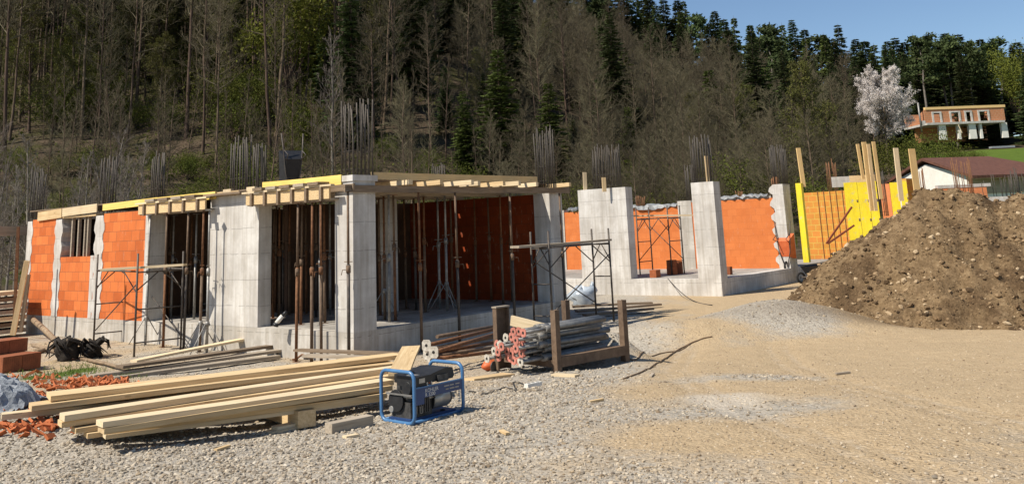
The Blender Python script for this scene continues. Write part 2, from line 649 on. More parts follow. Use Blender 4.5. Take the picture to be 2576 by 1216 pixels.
c = t.mix(t.ramp(t.attr('damp'), [(.1, (0, 0, 0)), (1, (.8, .8, .8))]), c, (.11, .075, .045))
gr = t.ramp(n3, [(.3, (.05, .085, .014)), (.7, (.12, .17, .035))])
c = t.mix(t.ramp(t.math('ADD', t.attr('grass'), t.math('MULTIPLY', t.math('SUBTRACT', n2, .5), .6)), [(.4, (0, 0, 0)), (.65, (1, 1, 1))]), c, gr)
t.color(c)
t.bump(t.math('ADD', t.math('ADD', n3, t.math('MULTIPLY', n2, 1.5)), t.math('MULTIPLY', vor.outputs['Distance'], -.8)), .7, .03)
M['ground'] = t.m

t = NT('hill_mat', .95, 0, .1)
v = t.coord()
n1, n2, n3 = t.noise(v, .16, 5), t.noise(v, 1.1, 6, .7), t.noise(v, 7, 5, .7)
lit = t.mix(.5, t.ramp(n2, [(.32, (.026, .019, .013)), (.5, (.085, .062, .04)), (.70, (.19, .14, .095))]), t.ramp(n3, [(.36, (.012, .009, .006)), (.64, (.13, .095, .062))]))
und = t.ramp(n3, [(.34, (.012, .016, .004)), (.66, (.07, .078, .016))])
c = t.mix(t.ramp(n1, [(.45, (0, 0, 0)), (.62, (.8, .8, .8))]), lit, und)
mead = t.ramp(t.math('ADD', t.math('MULTIPLY', n2, .6), t.math('MULTIPLY', n3, .4)), [(.3, (.055, .095, .013)), (.7, (.125, .175, .03))])
c = t.mix(t.ramp(t.math('ADD', t.attr('grass'), t.math('MULTIPLY', t.math('SUBTRACT', n2, .5), .5)), [(.4, (0, 0, 0)), (.6, (1, 1, 1))]), c, mead)
t.color(c)
t.bump(t.math('ADD', n3, n2), .8, .15)
M['hill'] = t.m


def axis(lo, hi, st, grow, mx, far0, far1):
    a = list(np.arange(lo, hi + st / 2, st))
    s_ = st
    while a[-1] < far1:
        s_ = min(s_ * grow, mx)
        a.append(a[-1] + s_)
    s_ = st
    while a[0] > far0:
        s_ = min(s_ * grow, mx)
        a.insert(0, a[0] - s_)
    return np.array(a)


gxs = axis(-8, 13, .1, 1.06, 6, -420, 420)
gys = axis(4.5, 23, .09, 1.05, 5, -60, 700)
X, Y = np.meshgrid(gxs, gys)
Z = gz(X, Y)
NX, NY = len(gxs), len(gys)
V = np.stack([X, Y, Z], -1).reshape(-1, 3)
ii = (np.arange(NY - 1)[:, None] * NX + np.arange(NX - 1)[None]).ravel()
FQ = np.stack([ii, ii + 1, ii + NX + 1, ii + NX], 1)


def blob(x, y, cx, cy, rx, ry):
    return np.exp(-((x - cx) / rx) ** 2 - ((y - cy) / ry) ** 2)


VX, VY = V[:, 0], V[:, 1]


def sand_mask(x, y):
    # trodden sandy soil on the right, grey crushed stone on the left and in front
    s_ = sst(-.6, 1.8, x - .22 * (y - 9)) * sst(5.2, 8.2, y + .35 * fbm(x / 1.3, y / 1.3, 3, 40) * 3)
    s_ = np.maximum(s_, .62 * sst(.2, 2.2, x - .1 * (y - 6)))
    s_ = np.maximum(s_, .75 * blob(x, y, 3.2, 7.5, 1.2, 1.2))
    s_ = np.maximum(s_, .5 * sst(10, 13, y) * (1 - sst(-1, 1, x)))
    g = blob(x, y, 5.0, 19.2, 1.9, 1.5) + .8 * blob(x, y, 3.0, 11.5, 1.0, .5) + blob(x, y, 1.9, 8.9, 1.3, .9) * .7
    return np.clip(s_ - g + .35 * fbm(x / 1.7, y / 1.7, 3, 33), 0, 1)


sandA = sand_mask(VX, VY)
_p1, _p2 = gp(1815, 1003), gp(1400, 1135)
paleA = np.clip(1.1 * blob(VX, VY, _p1[0], _p1[1], .55, .45) + .8 * blob(VX, VY, _p2[0], _p2[1], .55, .25) + .7 * blob(VX, VY, -4, 20.5, 6, 1.6) + .6 * blob(VX, VY, 3.5, 21, 3, 1.2), 0, 1)
paleA = np.clip(paleA + .45 * ruts(VX, VY), 0, 1)
_p3 = gp(2250, 815)
dampA = np.clip(.9 * blob(VX, VY, _p3[0] + .8, _p3[1] + .1, 4.2, .55) + .7 * blob(VX, VY, -6.2, 13.6, 1.6, 1.1), 0, 1)
_g1, _g2 = gp(120, 945), gp(210, 930)
grassA = np.clip(1.0 * blob(VX, VY, _g1[0], _g1[1], .5, .7) + .8 * blob(VX, VY, _g2[0], _g2[1], .35, .5), 0, 1)
uu = VX / np.maximum(VY, 8)
mead = sst(.40, .46, uu + .03 * fbm(VX / 6, VY / 6, 3, 3)) * sst(36, 44, VY) * (1 - sst(118, 130, VY))
grassH = np.maximum(grassA, mead)
hillq = (VY[FQ].mean(1) - np.interp((VX / np.maximum(VY, 8))[FQ].mean(1), HU, HD)) > -3.5


def sub_mesh(name, sel, mat, attrs):
    fq = FQ[sel]
    used = np.unique(fq)
    mp = np.full(len(V), -1)
    mp[used] = np.arange(len(used))
    return np_mesh(name, V[used], mp[fq], mat, attr={k: a[used] for k, a in attrs.items()}, smooth=True)


tag(sub_mesh('ground', ~hillq, M['ground'], {'sand': sandA, 'pale': paleA, 'damp': dampA, 'grass': grassA}), 'gravel and trodden sandy earth of the building site', None, kind='structure')
tag(sub_mesh('hill', hillq, M['hill'], {'grass': grassH}), 'steep wooded slope with leaf litter and a green meadow', None, kind='structure')

# crushed stone lying on the ground
ICO_V = []
_ph = (1 + 5 ** .5) / 2
for a in (-1, 1):
    for b in (-_ph, _ph):
        ICO_V += [(0, a, b), (a, b, 0), (b, 0, a)]
ICO_V = np.array(ICO_V, float) / math.sqrt(1 + _ph * _ph)


def ico_faces():
    fs = []
    n = len(ICO_V)
    for i in range(n):
        for j in range(i + 1, n):
            for k in range(j + 1, n):
                if max(np.linalg.norm(ICO_V[a] - ICO_V[b]) for a, b in ((i, j), (j, k), (i, k))) < 1.1:
                    nn = np.cross(ICO_V[j] - ICO_V[i], ICO_V[k] - ICO_V[i])
                    fs.append((i, j, k) if nn @ ICO_V[i] > 0 else (i, k, j))
    return np.array(fs)


ICO_F = ico_faces()


def stones(pos, size, squash=.7):
    n = len(pos)
    q = rng.normal(size=(n, 4))
    q /= np.linalg.norm(q, axis=1, keepdims=True)
    w_, x, y, z = q.T
    Rm = np.stack([1 - 2 * (y * y + z * z), 2 * (x * y - z * w_), 2 * (x * z + y * w_), 2 * (x * y + z * w_), 1 - 2 * (x * x + z * z), 2 * (y * z - x * w_),
                   2 * (x * z - y * w_), 2 * (y * z + x * w_), 1 - 2 * (x * x + y * y)], 1).reshape(n, 3, 3)
    b = ICO_V[None] * rng.uniform(.72, 1.2, (n, 12, 1)) * rng.uniform(.6, 1.25, (n, 1, 3))
    b = np.einsum('nij,nkj->nki', Rm, b) * size[:, None, None]
    b[:, :, 2] *= squash
    vs = (b + pos[:, None]).reshape(-1, 3)
    fs = (ICO_F[None] + (np.arange(n) * 12)[:, None, None]).reshape(-1, 3)
    return vs, fs, np.repeat(rng.random(n), 12)


t = NT('stone_mat', .9, 0, .2)
c = t.ramp(t.attr('tone'), [(0, (.15, .125, .097)), (.3, (.29, .25, .195)), (.62, (.385, .335, .265)), (.9, (.46, .405, .32)), (1, (.53, .47, .375))])
c = t.mix(t.math('MULTIPLY', t.attr('warm'), .75), c, t.ramp(t.attr('tone'), [(0, (.20, .135, .075)), (.5, (.38, .28, .165)), (1, (.50, .395, .26))]))
t.color(c)
M['stone'] = t.m


def scatter(name, label, n, y0, y1, umax, smin, smax, keep, seed):
    yy = y0 * (y1 / y0) ** (rng.random(n) ** 1.15)
    xx = (rng.random(n) * 2 - 1) * umax * yy
    k = rng.random(n) < keep(xx, yy)
    xx, yy = xx[k], yy[k]
    sz = smin + (smax - smin) * rng.random(len(xx)) ** 2.8
    sz = sz * (1 - .45 * sand_mask(xx, yy))
    zz = gz(xx, yy) + sz * .15
    vs, fs, tone = stones(np.stack([xx, yy, zz], 1), sz)
    wm = np.repeat(np.clip(sand_mask(xx, yy) * .8 + rng.normal(0, .24, len(xx)) + .24, 0, 1), 12)
    o = np_mesh(name, vs, fs, M['stone'], attr={'tone': tone, 'warm': wm})
    return tag(o, label, None, kind='stuff')


scatter('gravel', 'grey crushed stone lying loose over the yard in front', 96000, 4.6, 12.5, .64, .006, .0235,
        lambda x, y: np.clip(1.05 - .8 * sand_mask(x, y) - .35 * sst(0, 2.5, x) - .4 * ruts(x, y) + .3 * fbm(x / .8, y / .8, 2, 71), .30, 1), 1)
scatter('gravel', 'finer stones strewn over the sandy earth farther back', 17000, 11, 24, .62, .014, .036,
        lambda x, y: np.clip(.75 - .6 * sand_mask(x, y) + 1.0 * blob(x, y, 5, 19.3, 2.1, 1.6) + .25 * fbm(x / .9, y / .9, 2, 72) - .5 * ruts(x, y), .04, 1), 2)

# ------------------------------------------------------------------ the two concrete shells: local X runs along the right-hand front, Y along the left-hand front
YAW = R(38.415)
UR = np.array([math.sin(YAW), math.cos(YAW), 0])
UL = np.array([-math.cos(YAW), math.sin(YAW), 0])
ROTZ = math.pi / 2 - YAW
FZ = -.18                                       # floor level of both shells
GB = -1.05                                      # footing depth


class Frame:
    def __init__(self, px, py, d):
        c_ = at_y(px, py, d)
        self.c = np.array([c_[0], c_[1], 0.0])

    def tl(self, px, py, s=0.0):                # distance along the left front
        return float((at_plane(px, py, self.c + UR * s, UR) - self.c) @ UL)

    def sr(self, px, py, t=0.0):                # distance along the right front
        return float((at_plane(px, py, self.c + UL * t, UL) - self.c) @ UR)

    def zl(self, px, py, s=0.0):
        return float(at_plane(px, py, self.c + UR * s, UR)[2])

    def zr(self, px, py, t=0.0):
        return float(at_plane(px, py, self.c + UL * t, UL)[2])

    def w(self, s, t, z=0.0):
        p = self.c + UR * s + UL * t
        return np.array([p[0], p[1], z])


FA = Frame(888, 600, 17.92)
FB = Frame(1805, 600, 29.0)


def part(par, name, mat, fn, label=None):
    m = MB()
    fn(m)
    o = m.build(name, M[mat], par)
    if label:
        o['label'] = label
    return o


def ragged(t0, t1, z0, z1, s0, s1, amp=.05, seed=0, left=True, right=True, st=.25):
    """cast column whose edges bite into the bricks course by course; runs along Y"""
    rr = random.Random(seed)
    zs = np.arange(z0, z1 + .01, st / 2)
    lo, hi = [], []
    for k, z in enumerate(zs):
        tooth = (1 if (k // 2) % 2 else -1) * amp
        lo.append((t0 - (tooth + rr.uniform(-.5, .5) * amp if right else 0), z))
        hi.append((t1 + (tooth + rr.uniform(-.5, .5) * amp if left else 0), z))
    poly = lo + hi[::-1]
    m = MB()
    m.prism(poly, s0, s1, lambda a, b, q: (q, a, b))
    return m


def cage(par, s, t, z0, w_, d_, h, n=(4, 3), mat='rebar', seed=0, lean=.0, rb=.015):
    rr = random.Random(seed)
    m = MB()
    ring = lambda z: [(s - w_ / 2, t - d_ / 2, z), (s + w_ / 2, t - d_ / 2, z), (s + w_ / 2, t + d_ / 2, z), (s - w_ / 2, t + d_ / 2, z)]
    m.tube(ring(z0 + .12), .006, 4, True)
    r_ = m.build('rebar_cage', M[mat], par)
    MB().tube(ring(z0 + h * .32), .006, 4, True).build('stirrup', M[mat], r_)
    pts = []
    for a in range(n[0]):
        for b in range(n[1]):
            if 0 < a < n[0] - 1 and 0 < b < n[1] - 1:
                continue
            pts.append((s + (a / (n[0] - 1) - .5) * w_, t + (b / (n[1] - 1) - .5) * d_))
    for x, y in pts:
        q = MB()
        k = lambda: rr.gauss(0, .016)
        hh = h * rr.uniform(.86, 1.05)
        q.tube([(x, y, z0 - .05), (x + k() * .5, y + k() * .5, z0 + hh * .5), (x + k() + lean * hh, y + k(), z0 + hh)], rb, 5)
        q.build('bar', M[mat], r_)
    return r_


A = thing('concrete_shell', 'half built ground floor of white concrete columns and orange bricks under timber formwork', 'building', FA.c, ROTZ)
H = FZ + 2.66
tl, sr = FA.tl, FA.sr
tE = tl(62, 700)
sE = sr(1418, 620)
T = {k: tl(k, 650) for k in (843, 680, 650, 527, 375, 363, 258, 236, 153, 136, 78, 60)}
# footing and floor
part(A, 'plinth', 'concrete_old', lambda m: m.box(0, .3, 0, tE, GB, FZ).box(.3, sE, 0, .3, GB, FZ).box(sE - .3, sE, .3, tE, GB, FZ).box(.3, sE - .3, tE - .3, tE, GB, FZ))
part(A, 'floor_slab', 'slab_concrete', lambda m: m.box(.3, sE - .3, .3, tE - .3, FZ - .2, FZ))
wcol = T[843]
part(A, 'column', 'concrete', lambda m: m.box(-.004, sr(945, 650), -.004, wcol, FZ, H + .22), 'white concrete corner column')
part(A, 'column', 'concrete', lambda m: m.box(-.004, .33, T[650], T[527], FZ, H + .16), 'broad white concrete wall column')
part(A, 'column', 'concrete', lambda m: m.box(-.004, .42, T[375] - .03, T[363], FZ, H))
ragged(T[258], T[236], FZ, H, -.012, .25, .035, 1).build('column', M['concrete'], A)
ragged(T[153], T[136], FZ, H, -.012, .25, .03, 2).build('column', M['concrete'], A)
ragged(T[78], tE, FZ, H, -.012, .3, .03, 3, left=False).build('column', M['concrete'], A)
zs = FA.zl(195, 645)
part(A, 'brick_wall', 'brick_y', lambda m: m.box(0, .25, T[363] + .001, T[258] + .02, FZ, H))
part(A, 'brick_wall', 'brick_y', lambda m: m.box(0, .25, T[236] - .02, T[153] + .02, FZ, zs), 'low orange brick wall under the window opening')
part(A, 'brick_wall', 'brick_y', lambda m: m.box(0, .25, T[136] - .02, T[78] + .02, FZ, H))
part(A, 'window_stud', 'concrete', lambda m: m.box(-.008, .2, T[236] + .0, tl(228, 650), FZ, zs + .02))
for k in (176, 192, 208, 216):
    part(A, 'strut', 'pine_grey', lambda m, k=k: m.box(.05, .13, tl(k, 600), tl(k, 600) + .06, zs, H))
part(A, 'window_lintel', 'pine', lambda m: m.box(-.01, .25, T[236] - .01, T[153] + .01, H - .03, H + .02))
# right end column and inner walls
sc = sr(1387, 620)
part(A, 'column', 'concrete', lambda m: m.box(sc, sE + .004, -.004, .5, FZ, H), 'shaded concrete column at the right end')
part(A, 'brick_wall', 'brick_inner_shade', lambda m: m.box(sE - .27, sE - .02, .5, 5.4, FZ, H), 'shaded orange brick wall inside the open bay')
part(A, 'inner_wall', 'wall_shade', lambda m: m.box(sE - .27, sE - .02, 5.4, tE - .02, FZ, H))
part(A, 'inner_wall', 'wall_shade', lambda m: m.box(2.4, sE - .3, 5.2, 5.4, FZ, H))  # this partition and the next are added to darken the doorways
part(A, 'inner_wall', 'wall_shade', lambda m: m.box(.45, 5.2, T[363] + .6, T[363] + .8, FZ, H))
part(A, 'inner_wall', 'wall_shade', lambda m: m.box(.3, sE - .3, tE - .27, tE - .02, FZ, H))
part(A, 'inner_column', 'concrete', lambda m: m.box(3.4, 3.7, 2.6, 2.9, FZ, H))
# formwork deck over everything
# small holes in the deck let sun flecks fall on the inner brick wall
xw = sE - .27
holes_ = []
for (px, py) in ((1155, 543), (1161, 590), (1167, 626), (1175, 668), (1181, 712)):
    q_ = at_plane(px, py, FA.c + UR * xw, UR)
    k_ = (H + .255 - q_[2]) / S[2]
    q_ = q_ + S * k_ - FA.c
    holes_.append((float(q_ @ UR), float(q_ @ UL)))
holes_.sort()


def deck_fn(m):
    x0 = .02
    for (hs, ht_) in holes_:
        m.box(x0, hs - .06, .3, tE - .02, H + .24, H + .27)
        m.box(hs - .06, hs + .06, .3, ht_ - .035, H + .24, H + .27)
        m.box(hs - .06, hs + .06, ht_ + .035, tE - .02, H + .24, H + .27)
        x0 = hs + .06
    m.box(x0, sE + .05, .3, tE - .02, H + .24, H + .27)


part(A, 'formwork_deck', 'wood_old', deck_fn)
part(A, 'deck_beam', 'pine_grey', lambda m: m.box(.36, sE - .3, 1.6, 1.68, H, H + .12))
part(A, 'deck_beam', 'pine_grey', lambda m: m.box(.36, sE - .3, 3.1, 3.18, H, H + .12))
part(A, 'capital', 'concrete', lambda m: m.box(-.03, sr(945, 480) + .03, -.03, wcol + .02, H + .222, H + .34), 'grey concrete cap of the corner column')
for (px, py, dz, w_, d_, n, s_, t0) in ((897, 450, 1.52, .52, .34, (6, 4), .3, .2), (603, 480, 1.36, .2, .5, (3, 6), .17, None), (653, 470, 1.15, .2, .18, (3, 3), .2, None),
                                        (395, 505, 1.3, .2, .26, (2, 4), .2, None), (270, 528, 1.4, .2, .42, (3, 4), .14, None), (90, 552, 1.4, .2, .45, (3, 4), .15, None)):
    tt = t0 if t0 is not None else tl(px, py, s_)
    cage(A, s_, tt, H + (.34 if t0 else .1), w_, d_, dz, n, 'rebar', int(px), rb=.016)
for (px, py, dz, t0, w_, d_, n) in ((1373, 455, 1.5, .25, .34, .34, (5, 5)), (1103, 440, .95, 5.0, .25, .3, (3, 4)), (1166, 436, .3, 6, .2, .3, (3, 3)), (1300, 436, .45, 5.0, .15, .2, (3, 3))):
    cage(A, sr(px, 470, t0), t0, H + .2, w_, d_, dz, n, 'rebar', int(px), rb=.015)


# loose formwork timber: every plank, joist and edge board its own object
def board(name, label, cat, p0, p1, wd, ht, mat, group=None, up=(0, 0, 1)):
    """a board from p0 to p1, its grain along its own X"""
    p0, p1 = Vector(tuple(map(float, p0))), Vector(tuple(map(float, p1)))
    d = p1 - p0
    m = MB()
    L = d.length
    ns = 8 if L > 1.2 else 1
    ay, az = random.uniform(-.004, .004) * L, random.uniform(-.003, .0035) * L
    tw_ = random.uniform(-.05, .05)
    vs_, fs_ = [], []
    for k in range(ns + 1):
        f_ = k / ns
        oy, oz, an = ay * math.sin(math.pi * f_), az * math.sin(math.pi * f_), tw_ * (f_ - .5)
        for (a_, b_) in ((-1, -1), (1, -1), (1, 1), (-1, 1)):
            y_, z_ = a_ * wd / 2, b_ * ht / 2
            vs_.append((L * f_, y_ * math.cos(an) - z_ * math.sin(an) + oy, y_ * math.sin(an) + z_ * math.cos(an) + oz))
    for k in range(ns):
        for q_ in range(4):
            a_, b_ = k * 4, k * 4 + 4
            fs_.append((a_ + q_, a_ + (q_ + 1) % 4, b_ + (q_ + 1) % 4, b_ + q_))
    fs_ += [(3, 2, 1, 0), (ns * 4, ns * 4 + 1, ns * 4 + 2, ns * 4 + 3)]
    m.add(vs_, [tuple(reversed(q_)) for q_ in fs_])
    o = m.build(name, M[mat])
    x = d.normalized()
    u = Vector(up)
    y = u.cross(x).normalized()
    z = x.cross(y)
    o.matrix_world = Matrix(((x.x, y.x, z.x, p0.x), (x.y, y.y, z.y, p0.y), (x.z, y.z, z.z, p0.z), (0, 0, 0, 1)))
    return tag(o, label, cat, group)


def wA(s, t_, z):
    return FA.w(s, t_, z)


zL = H + .07
board('plank', 'long grey ledger plank along the top of the open right-hand bay', 'plank', wA(-.25, -.035, zL), wA(sE + .3, -.035, zL), .05, .14, 'wood_old')
board('plank', 'short brown plank across the top of the corner column', 'plank', wA(-.05, -.1, zL + .03), wA(-.05, 1.25, zL + .03), .05, .13, 'wood_old')
ends = [1034, 1100, 1168, 1205, 1258, 1287, 1351, 1424]
for k, px in enumerate(ends):
    s_ = sr(px, 465, -.3)
    word = ('first', 'second', 'third', 'fourth', 'fifth', 'sixth', 'seventh', 'eighth')[k]
    board('joist', 'pale timber joist end poking out over the open bay, %s from the corner column' % word, 'joist', wA(s_, -.3 - .12 * ((k * 7) % 3), H + .195), wA(s_, 3.2, H + .195), .09, .10,
          ('pine_pale', 'pine', 'pine_pale')[k % 3], 'joists under the deck')
board('edge_board', 'tan edge board standing on the deck above the open right-hand bay', 'edge board', wA(sr(938, 445), .06, H + .335), wA(sr(1355, 455), .06, H + .335), .03, .15, 'ply_tan', 'edge boards of the deck')
zt = lambda px, py, s=.02: FA.zl(px, py, s)
for (x0, x1, yb, yt_, yb1, yt1, mat, lab) in (
        (862, 664, 467, 439, 481, 461, 'ply_yellow', 'bright yellow edge board on the deck left of the corner column'),
        (545, 398, 500, 481, 514, 497, 'ply_yellow', 'bright yellow edge board above the second doorway'),
        (398, 262, 513, 496, 531, 512, 'ply_yellow', 'pale yellow edge board above the right-hand brick panel'),
        (247, 160, 533, 512, 545, 524, 'pine_pale', 'pale edge board above the window opening'),
        (158, 98, 547, 524, 556, 533, 'pine', 'tan edge board over the leftmost brick panel')):
    b0, t0 = FA.zl(x0, yb), FA.zl(x0, yt_)
    b1, t1 = FA.zl(x1, yb1), FA.zl(x1, yt1)
    board('edge_board', lab, 'edge board', wA(-.03, tl(x0, yb), (b0 + t0) / 2), wA(-.03, tl(x1, yb1), (b1 + t1) / 2), .035, abs(t0 - b0), mat, 'edge boards of the deck')


# beam boxes over the two doorways: side panel, cleats, top planks
def beam_box(label, t0, t1, z0, n):
    o = thing('beam_formwork', label, 'formwork', FA.w(-.1, t0, z0), ROTZ, 'beam boxes over the doorways')
    L = t1 - t0
    m = MB().box(-.16, -.12, 0, L, .02, .25)
    m.build('side_panel', M['pine'], o)
    MB().box(-.12, .40, 0, L, 0, .03).build('bottom_board', M['pine_grey'], o)
    MB().box(-.20, -.10, -.1, L + .1, .262, .30).build('top_rail', M['pine_pale'], o)
    for k in range(n):
        y = L * (k + .4) / n
        MB().box(-.21, -.163, y, y + .07, -.02, .26).build('cleat', M['wood_old'], o)
    for k in range(n - 1):
        y = L * (k + .55) / n
        MB().box(-.24, .2, y, y + L / n * .72, .303, .365).build('top_plank', M['wood_old' if k % 2 == 0 else 'pine_grey'], o)
    return o


beam_box('timber beam box with dark cleats over the first doorway beside the corner column', tl(843, 500) - .12, T[650] + .12, H - .12, 6)
beam_box('timber beam box with dark cleats over the second doorway', tl(540, 540), tl(372, 540), H - .13, 5)
board('plank', 'dark plank lying on top of the broad white wall column', 'plank', wA(-.1, tl(622, 480), H + .2), wA(-.1, tl(530, 480), H + .2), .2, .05, 'wood_old')
for k in range(4):
    px = (560, 580, 600, 640)[k]
    tag(MB().box(0, .25, 0, .3, 0, .1 + .05 * (k % 2)).build('timber_block', M['pine_pale' if k % 2 else 'pine']), ('wide pale timber block on the broad wall column, farthest left', 'low tan timber block in the middle of the broad wall column',
        'tall pale timber block among the starter bars', 'timber block on the right edge of the broad wall column')[k], 'timber block', 'blocks on the wall column').matrix_world = Matrix.Translation(Vector(tuple(FA.w(.0, tl(px, 480), H + .162)))) @ Matrix.Rotation(ROTZ, 4, 'Z')


# ------------------------------------------------------------------ second shell, farther right
B = thing('brick_shell', 'roofless shell of white columns round an orange brick wall on a pale plinth', 'building', FB.c, ROTZ)
bl, br = FB.tl, FB.sr
HB = FZ + 2.78
s3 = br(1987, 560)
sW = s3 - .35
part(B, 'plinth', 'concrete', lambda m: m.box(0, .35, 0, 11, GB - .2, FZ).box(.35, s3 + 1.2, 0, .35, GB - .2, FZ))
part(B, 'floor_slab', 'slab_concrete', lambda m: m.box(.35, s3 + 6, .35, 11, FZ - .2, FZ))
zt2 = FB.zl(1775, 457)
part(B, 'column', 'concrete', lambda m: m.box(-.004, br(1821, 600), -.004, bl(1745, 560), FZ, zt2), 'white concrete corner column')
zt1 = FB.zl(1500, 475)
part(B, 'column', 'concrete', lambda m: m.box(-.004, .42, bl(1578, 560), bl(1457, 560), FZ, zt1), 'broad white concrete column')
zt3 = FB.zr(1990, 462)
ragged(-.02, .45, FZ, zt3, sW - .06, s3 + .25, .07, 6, right=False).build('column', M['concrete'], B)
tw = bl(1426, 560, sW)
part(B, 'brick_wall', 'brick_smooth', lambda m: m.box(sW, sW + .25, .42, bl(1742, 560, sW), FZ, FZ + 2.52))
tj = bl(1742, 560, sW)
part(B, 'brick_wall', 'brick_smooth', lambda m: m.box(sW, sW + .25, bl(1722, 560, sW) + .25, 10.8, FZ, FZ + 2.4))
part(B, 'column', 'concrete_old', lambda m: m.box(sW - .02, sW + .27, tj + .002, bl(1722, 560, sW) + .248, FZ, FZ + 2.6))
part(B, 'column', 'concrete_old', lambda m: m.box(sW - .03, sW + .29, bl(1420, 560, sW), bl(1420, 560, sW) + .5, FZ, FZ + 2.5))
part(B, 'bond_beam', 'concrete_old', lambda m: m.box(sW + .02, sW + .23, .5, tj, FZ + 2.522, FZ + 2.60))
for (px, z0, dz, s_, t_, w_, d_, n, mt) in ((1530, zt1, 1.5, .2, bl(1528, 470, .2), .3, .95, (4, 8), 'rebar'), (1768, zt2, 1.5, .25, bl(1768, 455, .25), .36, .55, (4, 7), 'rebar'),
                                           (1735, FZ + 2.6, 1.35, sW + .1, bl(1733, 460, sW), .2, .3, (3, 3), 'rebar'), (1975, zt3, 1.45, s3 - .05, .2, .45, .42, (5, 5), 'rebar'), (1946, FZ + 2.5, .75, sW + .1, bl(1947, 470, sW), .15, .2, (3, 3), 'rebar_rust'),
                                           (1855, FZ + 2.5, .35, sW + .1, bl(1855, 470, sW), .15, .2, (2, 3), 'rebar_rust'), (1600, FZ + 2.4, .5, sW + .1, bl(1605, 480, sW), .15, .3, (3, 3), 'rebar_rust')):
    cage(B, s_, t_, z0, w_, d_, dz, n, mt, px, rb=.017)
# plastic sheet draped on the wall head
def drape(label, s_, t0, t1, z, sag, seed):
    rr = random.Random(seed)
    n = 16
    m = MB()
    vs = []
    for i in range(n + 1):
        y = t0 + (t1 - t0) * i / n
        k = math.sin(math.pi * i / n)
        for (dx, dz) in ((-.19, -.02 - sag * k), (-.13, .05), (.1, .07), (.3, .03)):
            vs.append((s_ + dx + rr.uniform(-.04, .04), y, z + dz + rr.uniform(-.05, .05)))
    fs = [(i * 4 + j, i * 4 + j + 1, i * 4 + j + 5, i * 4 + j + 4) for i in range(n) for j in range(3)]
    m.add(vs, fs)
    o = m.build('plastic_sheet', M['drape_sheet'])
    o.location = tuple(FB.c)
    o.rotation_euler = (0, 0, ROTZ)
    return tag(o, label, 'plastic sheet')


drape('crumpled clear plastic sheet draped over the brick wall head right of the corner column', sW + .12, bl(1930, 480, sW), bl(1812, 480, sW) + .1, FZ + 2.62, .02, 3)
drape('plastic sheet sagging over the brick wall head behind the two white columns', sW + .12, bl(1722, 480, sW) + .4, bl(1582, 480, sW), FZ + 2.46, .10, 4)
drape('scrap of plastic sheet on the wall behind the broad column', sW + .12, bl(1452, 480, sW), bl(1424, 480, sW), FZ + 2.5, .05, 5)

# hollow bricks standing on the second floor
def hollow_brick(label, loc, rot, sx=.25, sy=.38, sz=.24, group=None, mat='clay'):
    m = MB()
    m.box(-sx / 2, sx / 2, -sy / 2, sy / 2, 0, sz)
    o = m.build('hollow_brick', M[mat])
    nx = 9
    q = MB()
    for k in range(nx):
        a = -sy / 2 + sy * (k + .5) / nx
        for sg in (-1, 1):
            q.box(sg * sx / 2 - .003, sg * sx / 2 + .003, a - .006, a + .006, .004, sz - .004)
    for k in range(6):
        a = -sx / 2 + sx * (k + .5) / 6
        for sg in (-1, 1):
            q.box(a - .006, a + .006, sg * sy / 2 - .003, sg * sy / 2 + .003, .004, sz - .004)
    q.build('grooves', M['clay_dark'], o)
    o.location = tuple(map(float, loc))
    o.rotation_euler = (0, 0, rot)
    return tag(o, label, 'brick', group)


gB = 'loose bricks on the second floor slab'
p = at_z(1648, 697, FZ)
hollow_brick('single hollow brick on the slab left of the stacked pair', p, ROTZ, .3, .25, .25, gB)
p = at_z(1691, 690, FZ)
hollow_brick('lower brick of the stacked pair on the slab behind the corner column', p, ROTZ, .32, .25, .25, gB)
hollow_brick('upper brick of the stacked pair on the slab behind the corner column', p + np.array([0, 0, .25]), ROTZ + .1, .32, .25, .25, gB)
p = at_z(1708, 688, FZ)
hollow_brick('dark brick on end against the stacked pair', p, ROTZ + .3, .2, .25, .42, gB, 'clay_dark')
p = at_z(1831, 690, FZ)
hollow_brick('dark brick on the slab just right of the corner column', p, ROTZ, .18, .25, .26, gB, 'clay_dark')

# timber posts wired to column heads of the second shell
gT = 'timbers standing up from the second shell'
def post(label, px0, py0, px1, py1, d, wpx, mat='timber_orange', name='timber_post', dep=.05, grp=gT):
    a, b = at_y(px0, py0, d), at_y(px1, py1, d)
    wd = wpx / F * d
    m = MB()
    L = float(np.linalg.norm(b - a))
    m.box(0, L, -wd / 2, wd / 2, -dep / 2, dep / 2)
    o = m.build(name, M[mat])
    x = Vector(b - a).normalized()
    z = Vector((0.25, -1, 0)) - x * x.dot(Vector((0.25, -1, 0)))
    z.normalize()
    y = z.cross(x)
    o.matrix_world = Matrix(((x.x, y.x, z.x, a[0]), (x.y, y.y, z.y, a[1]), (x.z, y.z, z.z, a[2]), (0, 0, 0, 1)))
    return tag(o, label, 'timber post', grp)


dB1 = float(FB.w(.1, bl(1470, 470))[1])
post('short pale stub of timber on the left of the broad column head', 1472, 485, 1470, 433, dB1 + .1, 9, 'pine_pale')
post('shorter stub of timber in the middle of the broad column head', 1520, 482, 1518, 446, dB1 - .9, 10, 'pine')
post('slim timber standing on the corner column of the second shell', 1782, 470, 1775, 392, 29.2, 8, 'pine')
post('tall timber standing beside the ragged end column', 2021, 470, 2007, 372, 33.5, 11, 'timber_orange')

